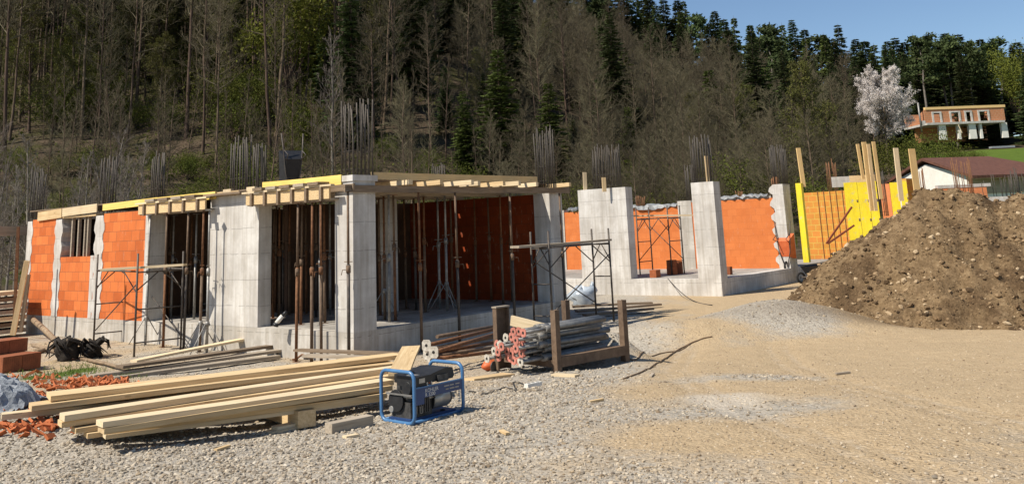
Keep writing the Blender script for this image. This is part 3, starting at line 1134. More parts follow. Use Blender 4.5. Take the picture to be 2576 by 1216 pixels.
# ------------------------------------------------------------------ steel props
def make_prop(h, collar, mat_lo, mat_hi, tripod=False):
    o = thing('steel_prop', 'x', 'prop')
    MB().box(-.07, .07, -.07, .07, 0, .008).build('base_plate', M[mat_lo], o)
    MB().tube([(0, 0, .008), (0, 0, collar)], .032, 8).build('outer_tube', M[mat_lo], o)
    MB().tube([(0, 0, collar - .02), (0, 0, h - .008)], .024, 8).build('inner_tube', M[mat_hi], o)
    m = MB().tube([(0, 0, collar - .16), (0, 0, collar - .02)], .045, 8)
    m.tube([(.04, 0, collar - .1), (.13, .02, collar - .1), (.15, .03, collar - .2)], .008, 5)
    m.tube([(-.1, 0, collar + .05), (.1, 0, collar + .05)], .008, 5)
    m.build('collar', M[mat_hi], o)
    MB().box(-.07, .07, -.07, .07, h - .008, h).build('head_plate', M[mat_lo], o)
    if tripod:
        for k in range(3):
            a = 2.1 * k + .5
            m = MB().tube([(.04 * math.cos(a), .04 * math.sin(a), .62), (.42 * math.cos(a), .42 * math.sin(a), .02)], .012, 5)
            m.build('tripod_leg', M['steel_grey'], o)
        MB().tube([(0, 0, .56), (0, 0, .66)], .05, 8).build('tripod_clamp', M['steel_grey'], o)
    return o


hp = H - FZ
PRO = {}
for nm, lo, hi in (('rusty', 'rust', 'rust_brown'), ('brown', 'rust_brown', 'rust'), ('grey', 'steel_grey', 'steel_grey'), ('dark', 'scaffold_steel', 'rust_brown')):
    for tp in (False, True):
        PRO[nm, tp] = None
_unused = []


def put_prop(label, s_, t_, z0, h, nm, tripod=False, collar=None, rz=0, grp='props'):
    base = make_prop(h, collar or h * .56, {'rusty': 'rust', 'brown': 'rust_brown', 'grey': 'steel_grey', 'dark': 'scaffold_steel'}[nm], {'rusty': 'rust_brown', 'brown': 'rust', 'grey': 'steel_grey', 'dark': 'rust_brown'}[nm], tripod)
    p_ = FA.w(s_, t_, z0)
    base.location = tuple(map(float, p_))
    base.rotation_euler = (random.uniform(-.008, .008), random.uniform(-.008, .008), rz)
    base['label'] = label
    base['group'] = grp
    return base


ORD = ('leftmost', 'second from left', 'third from left', 'fourth from left', 'fifth from left', 'sixth from left', 'seventh from left', 'eighth from left', 'ninth from left', 'tenth from left')
WHAT = {'rusty': 'rusty', 'brown': 'brown', 'grey': 'grey galvanised', 'dark': 'dark'}
# inside the right-hand bay (px, t inward, colour, tripod)
for k, (px, t_, nm, tp) in enumerate(((966, 1.3, 'brown', True), (977, .75, 'grey', False), (992, .9, 'rusty', False), (1067, 1.6, 'brown', False), (1103, 1.75, 'grey', True),
                                      (1121, 1.2, 'grey', True), (1261, 1.1, 'brown', False), (1284, 1.3, 'brown', False), (1338, 1.0, 'dark', False))):
    put_prop('%s steel prop on the slab of the open bay, %s there' % (WHAT[nm], ORD[k]), sr(px, 640, t_), t_, FZ, hp, nm, tp, random.uniform(1.35, 1.75), px, 'props inside the open bay')
for k, (px, t_, nm) in enumerate(((955, 2.2, 'rusty'), (1020, 2.8, 'brown'), (1044, 2.3, 'dark'), (1135, 2.6, 'rusty'), (1195, 2.4, 'brown'), (1232, 2.0, 'rusty'), (1310, 2.2, 'dark'), (1180, 3.3, 'grey'))):
    put_prop('%s prop deep inside the open bay, %s of the back row' % (WHAT[nm], ORD[k]), sr(px, 640, t_), t_, FZ, hp, nm, False, random.uniform(1.35, 1.75), px, 'back row of props in the bay')
# outside the right-hand bay, standing on the ground
for k, (px, nm) in enumerate(((1056, 'brown'), (1150, 'dark'), (1288, 'dark'), (1415, 'dark'))):
    s_ = sr(px, 640, -.25)
    q = FA.w(s_, -.25)
    z0 = float(gz(q[0], q[1]))
    put_prop('%s prop on the ground outside the open bay, %s' % (WHAT[nm], ORD[k]), s_, -.25, z0, H - z0 - .005, nm, False, 1.75, px, 'props outside the open bay')
# inside the first doorway
for k, (px, s_, nm, tp) in enumerate(((688, 1.5, 'rusty', False), (703, .9, 'brown', False), (713, 2.2, 'dark', False), (749, 1.3, 'rusty', False), (757, .7, 'rusty', False), (806, .75, 'grey', False), (817, 1.1, 'brown', False))):
    put_prop('%s prop on the slab inside the first doorway, %s there' % (WHAT[nm], ORD[k]), s_, tl(px, 640, s_), FZ, hp - .13, nm, tp, random.uniform(1.35, 1.75), px, 'props inside the first doorway')
for k, (px, nm, off) in enumerate(((746, 'rusty', -.35), (784, 'brown', -.3), (808, 'brown', -.3), (876, 'dark', -.16))):
    t_ = tl(px, 640, off)
    q = FA.w(off, t_)
    z0 = float(gz(q[0], q[1]))
    put_prop('%s prop on the ground before the first doorway, %s' % (WHAT[nm], ORD[k]), off, t_, z0, H + (.0 if k < 3 else .02) - z0 - .14 * (k < 3), nm, False, 1.8, px, 'props before the first doorway')
for k, (px, s_, nm, tp) in enumerate(((384, .2, 'grey', False), (427, .9, 'rusty', False), (433, .7, 'grey', False), (491, .8, 'grey', False), (478, 1.3, 'brown', False))):
    put_prop('%s prop on the slab inside the second doorway, %s there' % (WHAT[nm], ORD[k if k < 3 else 7 - k]), s_, tl(px, 680, s_), FZ, hp - .14, nm, tp, random.uniform(1.35, 1.75), px, 'props inside the second doorway')
for k, (px, nm, tp) in enumerate(((369, 'grey', True), (414, 'rusty', False), (465, 'dark', False), (505, 'brown', True), (523, 'grey', True))):
    t_ = tl(px, 760, -.3)
    q = FA.w(-.3, t_)
    z0 = float(gz(q[0], q[1]))
    put_prop('%s prop on the ground before the second doorway, %s' % (WHAT[nm], ORD[k]), -.3, t_, z0, H - .14 - z0, nm, tp, 1.8, px, 'props before the second doorway')
for k, (px, s_, nm) in enumerate(((694, 2.6, 'rusty'), (728, 2.2, 'brown'), (771, 2.5, 'rusty'), (795, 2.0, 'dark'), (830, 2.4, 'grey'))):
    put_prop('%s prop deep behind the first doorway, %s of the back row' % (WHAT[nm], ORD[k]), s_, tl(px, 640, s_), FZ, hp, nm, False, random.uniform(1.35, 1.75), px, 'back row of props in the first doorway')
for k, (px, s_, nm) in enumerate(((448, 2.2, 'rusty'), (462, 1.9, 'grey'), (506, 2.1, 'brown'))):
    put_prop('%s prop deep behind the second doorway, %s of the back row' % (WHAT[nm], ORD[k]), s_, tl(px, 680, s_), FZ, hp, nm, False, random.uniform(1.35, 1.75), px, 'back row of props in the second doorway')
# clutter on the floor behind the second doorway
for k in range(4):
    a = FA.w(1.6 + .35 * k, tl(470, 740, 1.6) + .5 * (k - 1.5), FZ)
    tag(MB().tube([(0, 0, .1 + .12 * k), (.3, .9, .14 + .12 * k)], .03, 6).build('steel_tube', M['steel_grey']), 'loose steel tube in the dark behind the second doorway', 'tube', 'loose tubes in the doorway').location = tuple(a)


# ------------------------------------------------------------------ trestle scaffolds
def scaffold(label, p0, p1, zt_, z_plat, dep, mat='scaffold_steel', wood_mat='pine_grey', ext0=.1, ext1=.1, pl=None, grp=None):
    """two H frames at p0 and p1 (ground points), dep metres deep away from the camera"""
    p0, p1 = np.array(p0, float), np.array(p1, float)
    e = p1 - p0
    e[2] = 0
    L = np.linalg.norm(e)
    e /= L
    q = np.array([-e[1], e[0], 0])
    if q[1] < 0:
        q = -q
    o = thing('trestle_scaffold', label, 'scaffold', p0, 0, grp)
    W_ = lambda a, b, z: Vector(tuple(e * a + q * b)) + Vector((0, 0, z - p0[2]))
    for a, zb in ((0, p0[2]), (L, p1[2])):
        for b in (0, dep):
            zz = float(gz(*(p0 + e * a + q * b)[:2])) if p0[2] < FZ - .1 else zb
            MB().tube([W_(a, b, zz), W_(a, b, zt_)], .024, 8).build('post', M[mat], o)
        for z in (z_plat - .06, z_plat - .85, z_plat - 1.55):
            MB().tube([W_(a, 0, z), W_(a, dep, z)], .017, 6).build('rung', M[mat], o)
        MB().tube([W_(a, 0, z_plat - .45), W_(a, dep * .45, z_plat - .07)], .014, 6).build('knee_brace', M[mat], o)
        MB().tube([W_(a, dep, z_plat - .45), W_(a, dep * .55, z_plat - .07)], .014, 6).build('knee_brace', M[mat], o)
    for b in (0, dep):
        m = MB().tube([W_(0, b, z_plat - .04), W_(L, b, z_plat - .04)], .02, 6)
        m.tube([W_(0, b, z_plat - .5), W_(L * .3, b, z_plat - .06)], .014, 6)
        m.tube([W_(L, b, z_plat - .5), W_(L * .7, b, z_plat - .06)], .014, 6)
        m.build('ledger', M[mat], o)
    MB().tube([W_(0, 0, z_plat - 1.5), W_(L, 0, z_plat - .3)], .014, 6).build('brace', M[mat], o)
    MB().tube([W_(0, dep, z_plat - .3), W_(L, dep, z_plat - 1.5)], .014, 6).build('brace', M[mat], o)
    return o, W_, L


pa, pb = gp(235, 868), gp(337, 897)
zp = float(at_y(300, 676, (pa[1] + pb[1]) / 2)[2])
oS, WS, LS = scaffold('rusty trestle scaffold before the orange brick panels at the left end', pa, pb, zp + .35, zp, 1.0, grp='trestle scaffolds')
board('scaffold_plank', 'pale scaffold plank reaching across the left trestle to the second doorway', 'plank', at_y(258, 678, pb[1] + .15), at_y(466, 665, pb[1] + .2), .26, .05, 'pine_pale')
pa, pb = gp(1391, 838), gp(1544, 808)
zp = float(at_y(1460, 612, (pa[1] + pb[1]) / 2)[2])
oS, WS, LS = scaffold('dark trestle scaffold between the two shells behind the prop rack', pa, pb, zp + .33, zp, .5, grp='trestle scaffolds')
board('scaffold_plank', 'grey scaffold plank on the right trestle reaching over the open bay', 'plank', at_y(1294, 621, pa[1] - .75), at_y(1528, 603, pb[1] + .1), .25, .05, 'pine_grey')
qa, qb = FB.w(2.0, bl(1690, 690, 2.0), FZ), FB.w(2.0, bl(1610, 690, 2.0), FZ)
zp = float(at_y(1660, 545, qa[1])[2])
scaffold('dark trestle scaffold on the second floor slab before the brick wall', qb, qa, zp + .38, zp, .9, grp='trestle scaffolds')
board('scaffold_plank', 'pale plank on the trestle in front of the smooth orange wall', 'plank', at_y(1582, 543, qa[1]), at_y(1742, 541, qa[1] - .4), .26, .05, 'pine_pale')


# ------------------------------------------------------------------ formwork and walls beyond the end column
def panel_thing(name, label, cat, px0, py0, px1, py1, d0, d1, thick, mat, group=None, extra=None):
    """an upright slab seen from (px0,py0) top left to (px1,py1) bottom right, its ends d0 and d1 metres away"""
    a, b = at_y(px0, (py0 + py1) / 2, d0), at_y(px1, (py0 + py1) / 2, d1)
    zt_, zb = float(at_y((px0 + px1) / 2, py0, (d0 + d1) / 2)[2]), float(at_y((px0 + px1) / 2, py1, (d0 + d1) / 2)[2])
    e = b - a
    e[2] = 0
    L = float(np.linalg.norm(e))
    ang = math.atan2(e[1], e[0])
    o = MB().box(0, L, 0, thick, 0, zt_ - zb).build(name, M[mat])
    o.location = (float(a[0]), float(a[1]), zb)
    o.rotation_euler = (0, 0, ang)
    tag(o, label, cat, group)
    return o, L, zt_ - zb


brickwall('brick_mx', 'X', .38, .25, (.62, .24, .05), (.55, .26, .045), (.60, .38, .08), .02, False)
brickwall('brick_pale', 'X', .38, .25, (.66, .24, .10), (.62, .22, .09), (.62, .26, .12), .008, False)
o, L, hh = panel_thing('brick_wall', 'orange brick wall with smeared yellow mortar between the end column and yellow shutters', 'wall', 2030, 481, 2150, 655, 40, 38.5, .25, 'brick_mx')
m = MB()
for k in range(5):
    m.box(L * (.30 + .13 * k) - .012, L * (.30 + .13 * k) + .012, -.03, -.004, .1, hh + .05)
m.build('rebar_mesh', M['rebar_rust'], o)
gY = 'yellow shuttering panels'
for k, (x0, y0, x1, y1, d, lab) in enumerate(((2132, 458, 2165, 650, 37.5, 'broad bright yellow shutter panel next to the mortared wall'), (2166, 457, 2192, 650, 37.3, 'bright yellow shutter panel behind the tall pair of timbers'),
                                              (2193, 455, 2214, 650, 37.1, 'narrow yellow shutter panel right of the tall timbers'), (2247, 458, 2269, 630, 39, 'pale yellow shutter panel behind the white timber'),
                                              (2272, 455, 2290, 630, 38.8, 'pale yellow shutter panel left of the orange timber'))):
    o, L, hh = panel_thing('yellow_shutter', lab, 'shutter panel', x0, y0, x1, y1, d, d - .1, .06, 'yellow_panel', gY)
    m = MB()
    for z in (.25, .5, .75):
        m.box(L * .85, L * .85 + .05, -.012, -.002, hh * z - .05, hh * z + .05)
    m.build('bolt_plates', M['rust_brown'], o)
panel_thing('timber_shutter', 'worn tan top board above the yellow shutter panels', 'shutter board', 2136, 440, 2212, 457, 37.7, 37.4, .08, 'pine', gY)
o, _, _ = panel_thing('yellow_shutter', 'slim yellow shutter beside the ragged end column', 'shutter panel', 2010, 460, 2024, 660, 33.3, 33.2, .3, 'yellow_panel', gY)
panel_thing('brick_pier', 'short orange brick pier between the yellow shutters', 'brick pier', 2222, 462, 2247, 640, 39.5, 39.2, .3, 'brick_pale')
panel_thing('brick_pier', 'shaded brick pier right of the pale yellow shutters', 'brick pier', 2290, 448, 2306, 630, 39.2, 39.6, .3, 'brick_mx')
panel_thing('brick_wall', 'low orange wall with white top behind the soil heap', 'wall', 2362, 470, 2490, 600, 42, 42, .25, 'brick_pale')
panel_thing('wall_cap', 'white mortar cap of the low orange wall behind the heap', 'wall cap', 2358, 463, 2492, 471, 41.98, 41.98, .3, 'concrete')
panel_thing('low_wall', 'whitish low wall at the right edge above the heap', 'wall', 2480, 492, 2640, 600, 41, 41, .3, 'concrete')
o, L, hh = panel_thing('concrete_wedge', 'pale sheet leaning on the wall head left of the yellow shutters', 'sheet', 2092, 444, 2140, 470, 38, 37.9, .06, 'concrete')
for (lab, a) in (('slim timber leftmost of the tall cluster over the yellow shutters', (2171, 450, 2156, 362, 37, 8, 'timber_orange')), ('broad pale timber in the middle of the tall cluster', (2194, 530, 2172, 357, 36.6, 12, 'timber_orange')),
                 ('second timber in the middle of the tall cluster', (2203, 530, 2183, 362, 36.5, 9, 'pine')), ('right timber of the tall cluster over the yellow shutters', (2216, 500, 2196, 356, 36.5, 9, 'timber_orange')),
                 ('greyish white timber standing alone over the pale yellow shutters', (2267, 505, 2252, 372, 38.2, 13, 'pine_pale')), ('wide orange timber before the white gable', (2309, 500, 2292, 374, 38, 18, 'timber_orange'))):
    post(lab, *a)
post('rusty steel brace leaning against the yellow shutters', 2078, 612, 2142, 520, 36, 4, 'rust_red', 'raking_brace', .06, None)
post('lower rusty steel brace at the foot of the yellow shutters', 2082, 612, 2148, 566, 36, 4, 'rust_red', 'raking_brace', .06, None)
# starter bars growing out of that far work
def far_cage(label, px, py0, py1, d, wpx, n=4, mat='rebar_rust'):
    a, b = at_y(px, py0, d), at_y(px, py1, d)
    wd = wpx / F * d
    o = thing('rebar_cage', label, 'rebar cage', b, ROTZ, 'far rebar cages')
    cage(o, 0, 0, 0, wd, wd, float(a[2] - b[2]), (n, n), mat, int(px), rb=.016)
    return o


far_cage('rusty rebar cage sticking out of the soil heap before the red roof', 2428, 398, 500, 39, 34, 4)
far_cage('rusty rebar cage left of the pale sheet near the shutters', 2098, 400, 500, 42, 18, 3)
far_cage('dark rebar cage behind the tall timbers of the yellow shutters', 2222, 420, 540, 37.6, 18, 3, 'rebar')
far_cage('thin rebar cage right of the orange timber', 2318, 420, 500, 39, 18, 3)
o = thing('rebar_thicket', 'grey thicket of starter bars at the right edge above the heap', 'rebar cage', at_y(2540, 500, 41.5), 0)
for k in range(34):
    x, y = random.uniform(-1.1, 1.5), random.uniform(-.3, .9)
    MB().tube([(x, y, 0), (x + random.uniform(-.05, .05), y, random.uniform(.8, 1.45))], .014, 4).build('bar', M['rebar'], o)


# ------------------------------------------------------------------ soil heap
hx = np.arange(3.6, 21, .085)
hy = np.arange(15.6, 29, .085)
HXg, HYg = np.meshgrid(hx, hy)


def heap_h(x, y):
    def ridge(x0, y0, z0, x1, y1, z1, kx, ky):
        dx, dy = x1 - x0, y1 - y0
        tt = np.clip(((x - x0) * dx + (y - y0) * dy) / (dx * dx + dy * dy + 1e-9), 0, 1)
        ex, ey = (x - x0 - tt * dx), (y - y0 - tt * dy)
        ky_ = np.where(ey < 0, ky, ky * .8)
        return z0 + (z1 - z0) * tt - np.sqrt((ex * kx) ** 2 + (ey * ky_) ** 2 + .03)
    h = ridge(9.6, 21.4, 2.52, 11.2, 21.3, 2.36, .78, .98)
    h = np.maximum(h, ridge(8.75, 21.2, 2.0, 9.5, 21.4, 2.5, .92, .95))
    h = np.maximum(h, ridge(11.2, 21.3, 2.34, 17, 21.8, 1.55, .66, .85))
    h = np.maximum(h, ridge(10.0, 19.7, .75, 10.9, 19.5, .8, .70, .85))
    h = np.maximum(h, ridge(8.5, 20.0, .25, 9.2, 20.0, .5, .75, .75))
    h = np.maximum(h, ridge(12.6, 19.7, .8, 16, 19.8, 1.1, .7, .85))
    n = fbm(x / 1.1, y / 1.1, 5, 51)
    h = h + n * .36 - np.abs(fbm(x / .6, y / .6, 3, 52)) * .42 + .08 + fbm(x / .22, y / .22, 2, 57) * .15
    h = np.maximum(h - .27, -.95)
    return h


HZ = heap_h(HXg, HYg)
hv = np.stack([HXg, HYg, HZ], -1).reshape(-1, 3)
nx_, ny_ = len(hx), len(hy)
ii = (np.arange(ny_ - 1)[:, None] * nx_ + np.arange(nx_ - 1)[None]).ravel()
hf = np.stack([ii, ii + 1, ii + nx_ + 1, ii + nx_], 1)
hf = hf[(hv[hf][:, :, 2].max(1) > gz(hv[hf][:, :, 0].mean(1), hv[hf][:, :, 1].mean(1)) - .12)]
us = np.unique(hf)
mp_ = np.full(len(hv), -1)
mp_[us] = np.arange(len(us))
t = NT('soil', .95, 0, .1)
v = t.coord()
n1, n2, n3 = t.noise(v, .8, 5), t.noise(v, 4.5, 6, .7), t.noise(v, 16, 5, .75)
c = t.ramp(n2, [(.32, (.075, .046, .022)), (.5, (.22, .144, .074)), (.70, (.40, .285, .16))])
c = t.mix(.5, c, t.ramp(n3, [(.34, (.06, .037, .018)), (.6, (.27, .184, .10)), (.75, (.52, .40, .25))]))
c = t.mix(t.ramp(n1, [(.48, (0, 0, 0)), (.58, (.8, .8, .8))]), c, t.ramp(n3, [(.3, (.04, .024, .012)), (.7, (.15, .094, .05))]))
t.color(c)
t.bump(t.math('ADD', n3, n2), .9, .06)
M['soil'] = t.m
heap = thing('soil_heap', 'tall heap of brown excavated soil and stones at the right', 'soil heap', (10, 20, 0))
np_mesh('soil', hv[us] - np.array([10, 20, 0]), mp_[hf], M['soil'], heap, smooth=True)
n = 16000
xx, yy = rng.uniform(4.5, 17, n), rng.uniform(15.9, 23, n)
zz = heap_h(xx, yy)
k = (zz > gz(xx, yy) - .1)
xx, yy, zz = xx[k], yy[k], zz[k]
sz = .015 + .06 * rng.random(len(xx)) ** 6
vs, fs, tone = stones(np.stack([xx - 10, yy - 20, zz], 1), sz, .85)
t = NT('clod', .95, 0, .1)
t.color(t.ramp(t.attr('tone'), [(0, (.05, .033, .02)), (.5, (.17, .11, .058)), (.85, (.30, .208, .118)), (1, (.48, .37, .235))]))
M['clod'] = t.m
o = np_mesh('clods', vs, fs, M['clod'], heap, attr={'tone': tone})
o['kind'] = 'stuff'


# ------------------------------------------------------------------ houses behind
def at_hill(px, py, y0, y1):
    for y in np.arange(y0, y1, .5):
        p_ = at_y(px, py, y)
        if p_[2] <= gz(p_[0], p_[1]):
            return p_
    return at_y(px, py, y1)


d = 62.0
hb = thing('red_roof_house', 'white rendered house under a wide rusty red tiled roof', 'house', at_y(2420, 520, d), R(14))
u_ = d / F
# local x to the right along the ridge, y away; the gable faces left
gL = -98 * u_
pz = float(at_y(2420, 520, d)[2])
zr_, ze, zg = float(at_y(2420, 401, d)[2]) - pz, float(at_y(2420, 446, d)[2]) - pz, -2.0
wl = 3.7
MB().prism([(-wl, zg), (wl, zg), (wl, ze), (0, zr_ - .25), (-wl, ze)], gL + .25, gL + .6, lambda a, b, q: (q, a, b)).build('gable_wall', M['plaster'], hb)
MB().box(gL + .603, gL + 290 * u_, -wl, wl, zg, ze - .12).build('wall', M['plaster'], hb)
rf = MB()
hx_, ex_ = gL + 196 * u_, gL + 300 * u_
for th_ in (0, .18):
    a_, b_ = zr_ + th_, ze - .25 + th_
    ye = wl + .8
    q_ = [(gL, 0, a_), (hx_, 0, a_), (ex_, ye, b_), (gL, ye, b_), (ex_, -ye, b_), (gL, -ye, b_)]
    fs_ = [(0, 1, 2, 3), (1, 0, 5, 4), (1, 4, 2)]
    rf.add(q_, fs_ if th_ == 0 else [tuple(reversed(f_)) for f_ in fs_])
rf.add([(gL, -ye, ze - .25), (gL, -ye, ze - .07), (ex_, -ye, ze - .07), (ex_, -ye, ze - .25)], [(0, 1, 2, 3)])
rf.add([(gL, -ye, ze - .25), (gL, 0, zr_), (gL, 0, zr_ + .18), (gL, -ye, ze - .07)], [(0, 1, 2, 3)])
rf.add([(gL, ye, ze - .25), (gL, 0, zr_), (gL, 0, zr_ + .18), (gL, ye, ze - .07)], [(3, 2, 1, 0)])
rf.build('roof', M['roof_tile'], hb)
MB().box(gL + .2, gL + .247, -2.6, -1.2, ze - 1.6, ze - .9).build('gable_window', M['timber_orange'], hb)
MB().box(gL + .3, gL + 285 * u_, -wl - .06, -wl - .003, ze - 1.2, ze - .3).build('eave_band', M['pine_grey'], hb)  # grey band along the wall below the eaves

d = 125.0
p0 = at_y(2318, 332, d)
hh_ = thing('hill_house', 'unfinished brick house with four window openings on the meadow hill', 'house', p0, R(4))
u_ = d / F
X_ = lambda px: (px - 2318) * u_
Z_ = lambda py, px: ((332 - .0433 * (px - 2318)) - py) * u_
L_ = X_(2540)
brickwall('brick_far', 'X', .5, .3, (.52, .22, .11), (.46, .20, .10), (.5, .32, .2), .02, False)
zf_, zt_ = Z_(311, 2430) - .0, Z_(272, 2430)
holes = [(2352, 2372, 281, 308), (2398, 2421, 283, 309), (2437, 2452, 283, 309), (2472, 2497, 281, 309)]
def fac(m):
    xs = X_(2336)
    for (a, b, y0_, y1_) in holes:
        m.box(xs, X_(a), 0, .3, zf_ + .3, zt_)
        m.box(X_(a), X_(b), 0, .3, zt_ - .35, zt_)
        xs = X_(b)
    m.box(xs, L_ - .4, 0, .3, zf_ + .3, zt_)
m = MB(); fac(m); m.build('wall', M['brick_far'], hh_)
MB().box(X_(2336), L_, 6, 6.3, zf_, zt_).build('rear_wall', M['brick_far'], hh_)
MB().prism([(0, zf_), (6, zf_), (6, zt_ - 2.2), (0, zt_)], 0, .3, lambda a, b, q: (X_(2336) - .301 + q, a, b)).build('side_wall', M['brick_far'], hh_)
MB().box(L_ - .75, L_ + .1, -.06, .4, -1.2, zf_ - .003).build('end_pier', M['plaster'], hh_)
MB().box(L_ - .4, L_, -.02, 6, zf_ + .3, zt_ + .1).build('end_wall', M['brick_far'], hh_)
MB().box(X_(2330), L_ - .41, -.5, 6, zf_, zf_ + .3).build('floor_slab', M['concrete'], hh_)
MB().box(X_(2334), L_ + .2, -.1, .4, zt_ + .003, zt_ + .35).build('ring_beam', M['timber_orange'], hh_)
MB().box(X_(2322), X_(2336) - .31, -.05, .3, zf_, zt_ - 1.5).build('stub_wall', M['concrete'], hh_)
for (a, b, y0_, y1_) in holes:
    fr = MB()
    za = zf_ + .31
    fr.box(X_(a) - .15, X_(a) + .1, -.1, .0, za, zt_ - .3).box(X_(b) - .1, X_(b) + .15, -.1, 0, za, zt_ - .3).box(X_(a) + .1, X_(b) - .1, -.1, 0, zt_ - .5, zt_ - .3).build('window_frame', M['concrete'], hh_)
for (a, b) in ((2362, 2380), (2410, 2417), (2440, 2458), (2468, 2474)):
    MB().box(X_(a), X_(b), -.2, .3, -1.2, zf_ - .003).build('ground_pillar', M['plaster'], hh_)
MB().box(X_(2340), L_ - .5, 4, 4.3, -1.2, zf_ - .003).build('ground_wall', M['brick_far'], hh_)
MB().tube([(X_(2318), 0, 0), (X_(2318), 0, Z_(258, 2318))], .12, 6).build('vent_pipe', M['steel_grey'], hh_)
MB().bar((X_(2416), -.6, -.4), (X_(2411), -.3, zf_ + .2), .3, .06).build('ramp_plank', M['pine_pale'], hh_)
p1 = at_hill(2520, 372, 60, 125)
tag(MB().box(-1.6, 1.6, -.4, .4, 0, .25).build('slab_stack', M['tarp_grey']), 'grey slabs lying on the green meadow below the hill house', 'slabs').location = tuple(p1)


# ------------------------------------------------------------------ new lumber pile in front
gL_ = 'boards of the new lumber pile'
gK = 'bearers under the lumber pile'


def px_board(label, l, r, z0, z1, wd, ht, mat='pine', grp=gL_, name='board', cat='board', ground=False):
    if grp in (gL_, gK):
        z0, z1 = z0 - .10, z1 - .10
        wd = wd * 1.12
    if ground:
        z0, z1 = float(gp(*l)[2]) + ground, float(gp(*r)[2]) + ground
    return board(name, label, cat, at_z(l[0], l[1], z0), at_z(r[0], r[1], z1), wd, ht, mat, grp)


px_board('wide pale board topmost at the back of the new lumber pile', (122, 996), (1003, 893), 0.4, 0.37, .26, .045)
px_board('board under the wide topmost board with its end poking out left', (76, 1022), (985, 914), 0.34, 0.31, .24, .045, 'pine')
px_board('long board lowest at the back reaching out to the left edge', (4, 1046), (960, 935), 0.27, 0.24, .14, .05, 'pine_pale')
px_board('narrow pale board on top in the middle of the new lumber pile', (156, 1048), (1000, 925), 0.325, 0.3, .15, .05, 'pine_pale')
px_board('second board down in the middle of the new lumber pile', (150, 1064), (990, 945), 0.27, 0.25, .16, .045, 'pine')
px_board('board low in the middle with a greenish split end', (185, 1080), (980, 960), 0.215, 0.19, .15, .04, 'pine')
px_board('top front board of the new lumber pile nearest the camera', (250, 1064), (978, 957), 0.315, 0.275, .17, .045, 'pine_pale')
px_board('second front board just under the nearest top board', (254, 1080), (975, 972), 0.265, 0.23, .17, .045, 'pine')
px_board('third front board in shade low on the new lumber pile', (262, 1084), (965, 990), 0.205, 0.18, .15, .04, 'pine')
px_board('bottom front board jutting out toward the camera', (262, 1095), (960, 1000), 0.175, 0.14, .12, .035, 'pine_pale')
px_board('lowest inner board between front stack and middle stack', (215, 1092), (960, 985), 0.17, 0.13, .14, .04, 'pine')
px_board('short wide offcut lying crosswise over the right end of the lumber pile', (1034, 872), (1003, 940), 0.43, 0.37, .19, .03, 'pine', gL_, 'offcut', 'offcut')
for k in range(4):  # unseen boards added so that the pile casts one solid shadow
    px_board('added filler board hidden inside the new lumber pile, %s from the front' % ('first', 'second', 'third', 'fourth')[k], (330 - 60 * k, 1066 - 13 * k), (955 + 8 * k, 975 - 14 * k), .20 + .02 * k, .17 + .02 * k, .15, .08, 'pine')
gK = 'bearers under the lumber pile'
px_board('thick squared bearer under the right end of the lumber pile', (772, 1052), (630, 1012), .085, .07, .16, .15, 'pine', gK, 'bearer', 'bearer')
px_board('flat packing board under the end of the thick bearer', (672, 1088), (790, 1062), .012, .012, .12, .025, 'pine_pale', gK, 'bearer', 'bearer')
px_board('small packing block on the flat board below the thick bearer', (690, 1076), (738, 1066), .035, .035, .1, .03, 'pine_pale', gK, 'bearer', 'bearer')
px_board('hidden bearer under the left end of the lumber pile', (330, 1075), (210, 1030), .08, .08, .14, .15, 'pine_grey', gK, 'bearer', 'bearer')
px_board('squared weathered log end lying left of the generator', (826, 1078), (930, 1056), 0, 0, .11, .10, 'pine_grey', None, 'timber_log', 'log', .05)
px_board('small pale chip of wood on the gravel before the log', (866, 1098), (900, 1092), 0, 0, .06, .02, 'pine_pale', None, 'wood_chip', 'wood chip', .015)
px_board('yellowish board flat on the ground right of the generator', (1178, 954), (1280, 940), 0, 0, .22, .03, 'pine', None, 'board', 'board', .02)
px_board('small pale board under the front post of the prop rack', (1392, 941), (1452, 944), 0, 0, .12, .03, 'pine_pale', None, 'board', 'board', .02)

# older weathered planks behind
gO = 'weathered planks of the older pile'
za, zb2 = float(gp(215, 948)[2]), float(gp(700, 890)[2])
px_board('pale plank on top reaching up to the white block', (336, 908), (766, 824), za + .10, zb2 + .34, .22, .045, 'pine_pale', gO, 'plank', 'plank')
px_board('dark weathered plank topmost of the older pile', (300, 922), (704, 866), za + .16, zb2 + .20, .25, .05, 'wood_old', gO, 'plank', 'plank')
px_board('brown weathered plank second in the older pile', (230, 945), (706, 880), za + .07, zb2 + .13, .22, .05, 'pine_grey', gO, 'plank', 'plank')
px_board('front plank of the older pile low on the ground', (282, 952), (700, 896), za + .06, zb2 + .07, .16, .06, 'pine_grey', gO, 'plank', 'plank')
px_board('dark plank lying flat before the corner column', (748, 879), (1010, 889), -.42, -.35, .20, .04, 'wood_old', gO, 'plank', 'plank')
px_board('tan plank under the dark plank before the corner column', (770, 893), (1000, 900), -.45, -.38, .20, .04, 'pine_grey', gO, 'plank', 'plank')
p = gp(730, 884)
m = MB()
m.prism([(-.16, 0), (.16, 0), (.11, .33), (-.11, .33)], -.16, .16, lambda a, b, q: (a, q, b))
o = m.build('concrete_block', M['white_paint'])
o.location = tuple(p - np.array([0, 0, .02]))
o.rotation_euler = (0, 0, ROTZ)
tag(o, 'white block carrying the right end of the pale plank', 'block')
p = gp(770, 905)
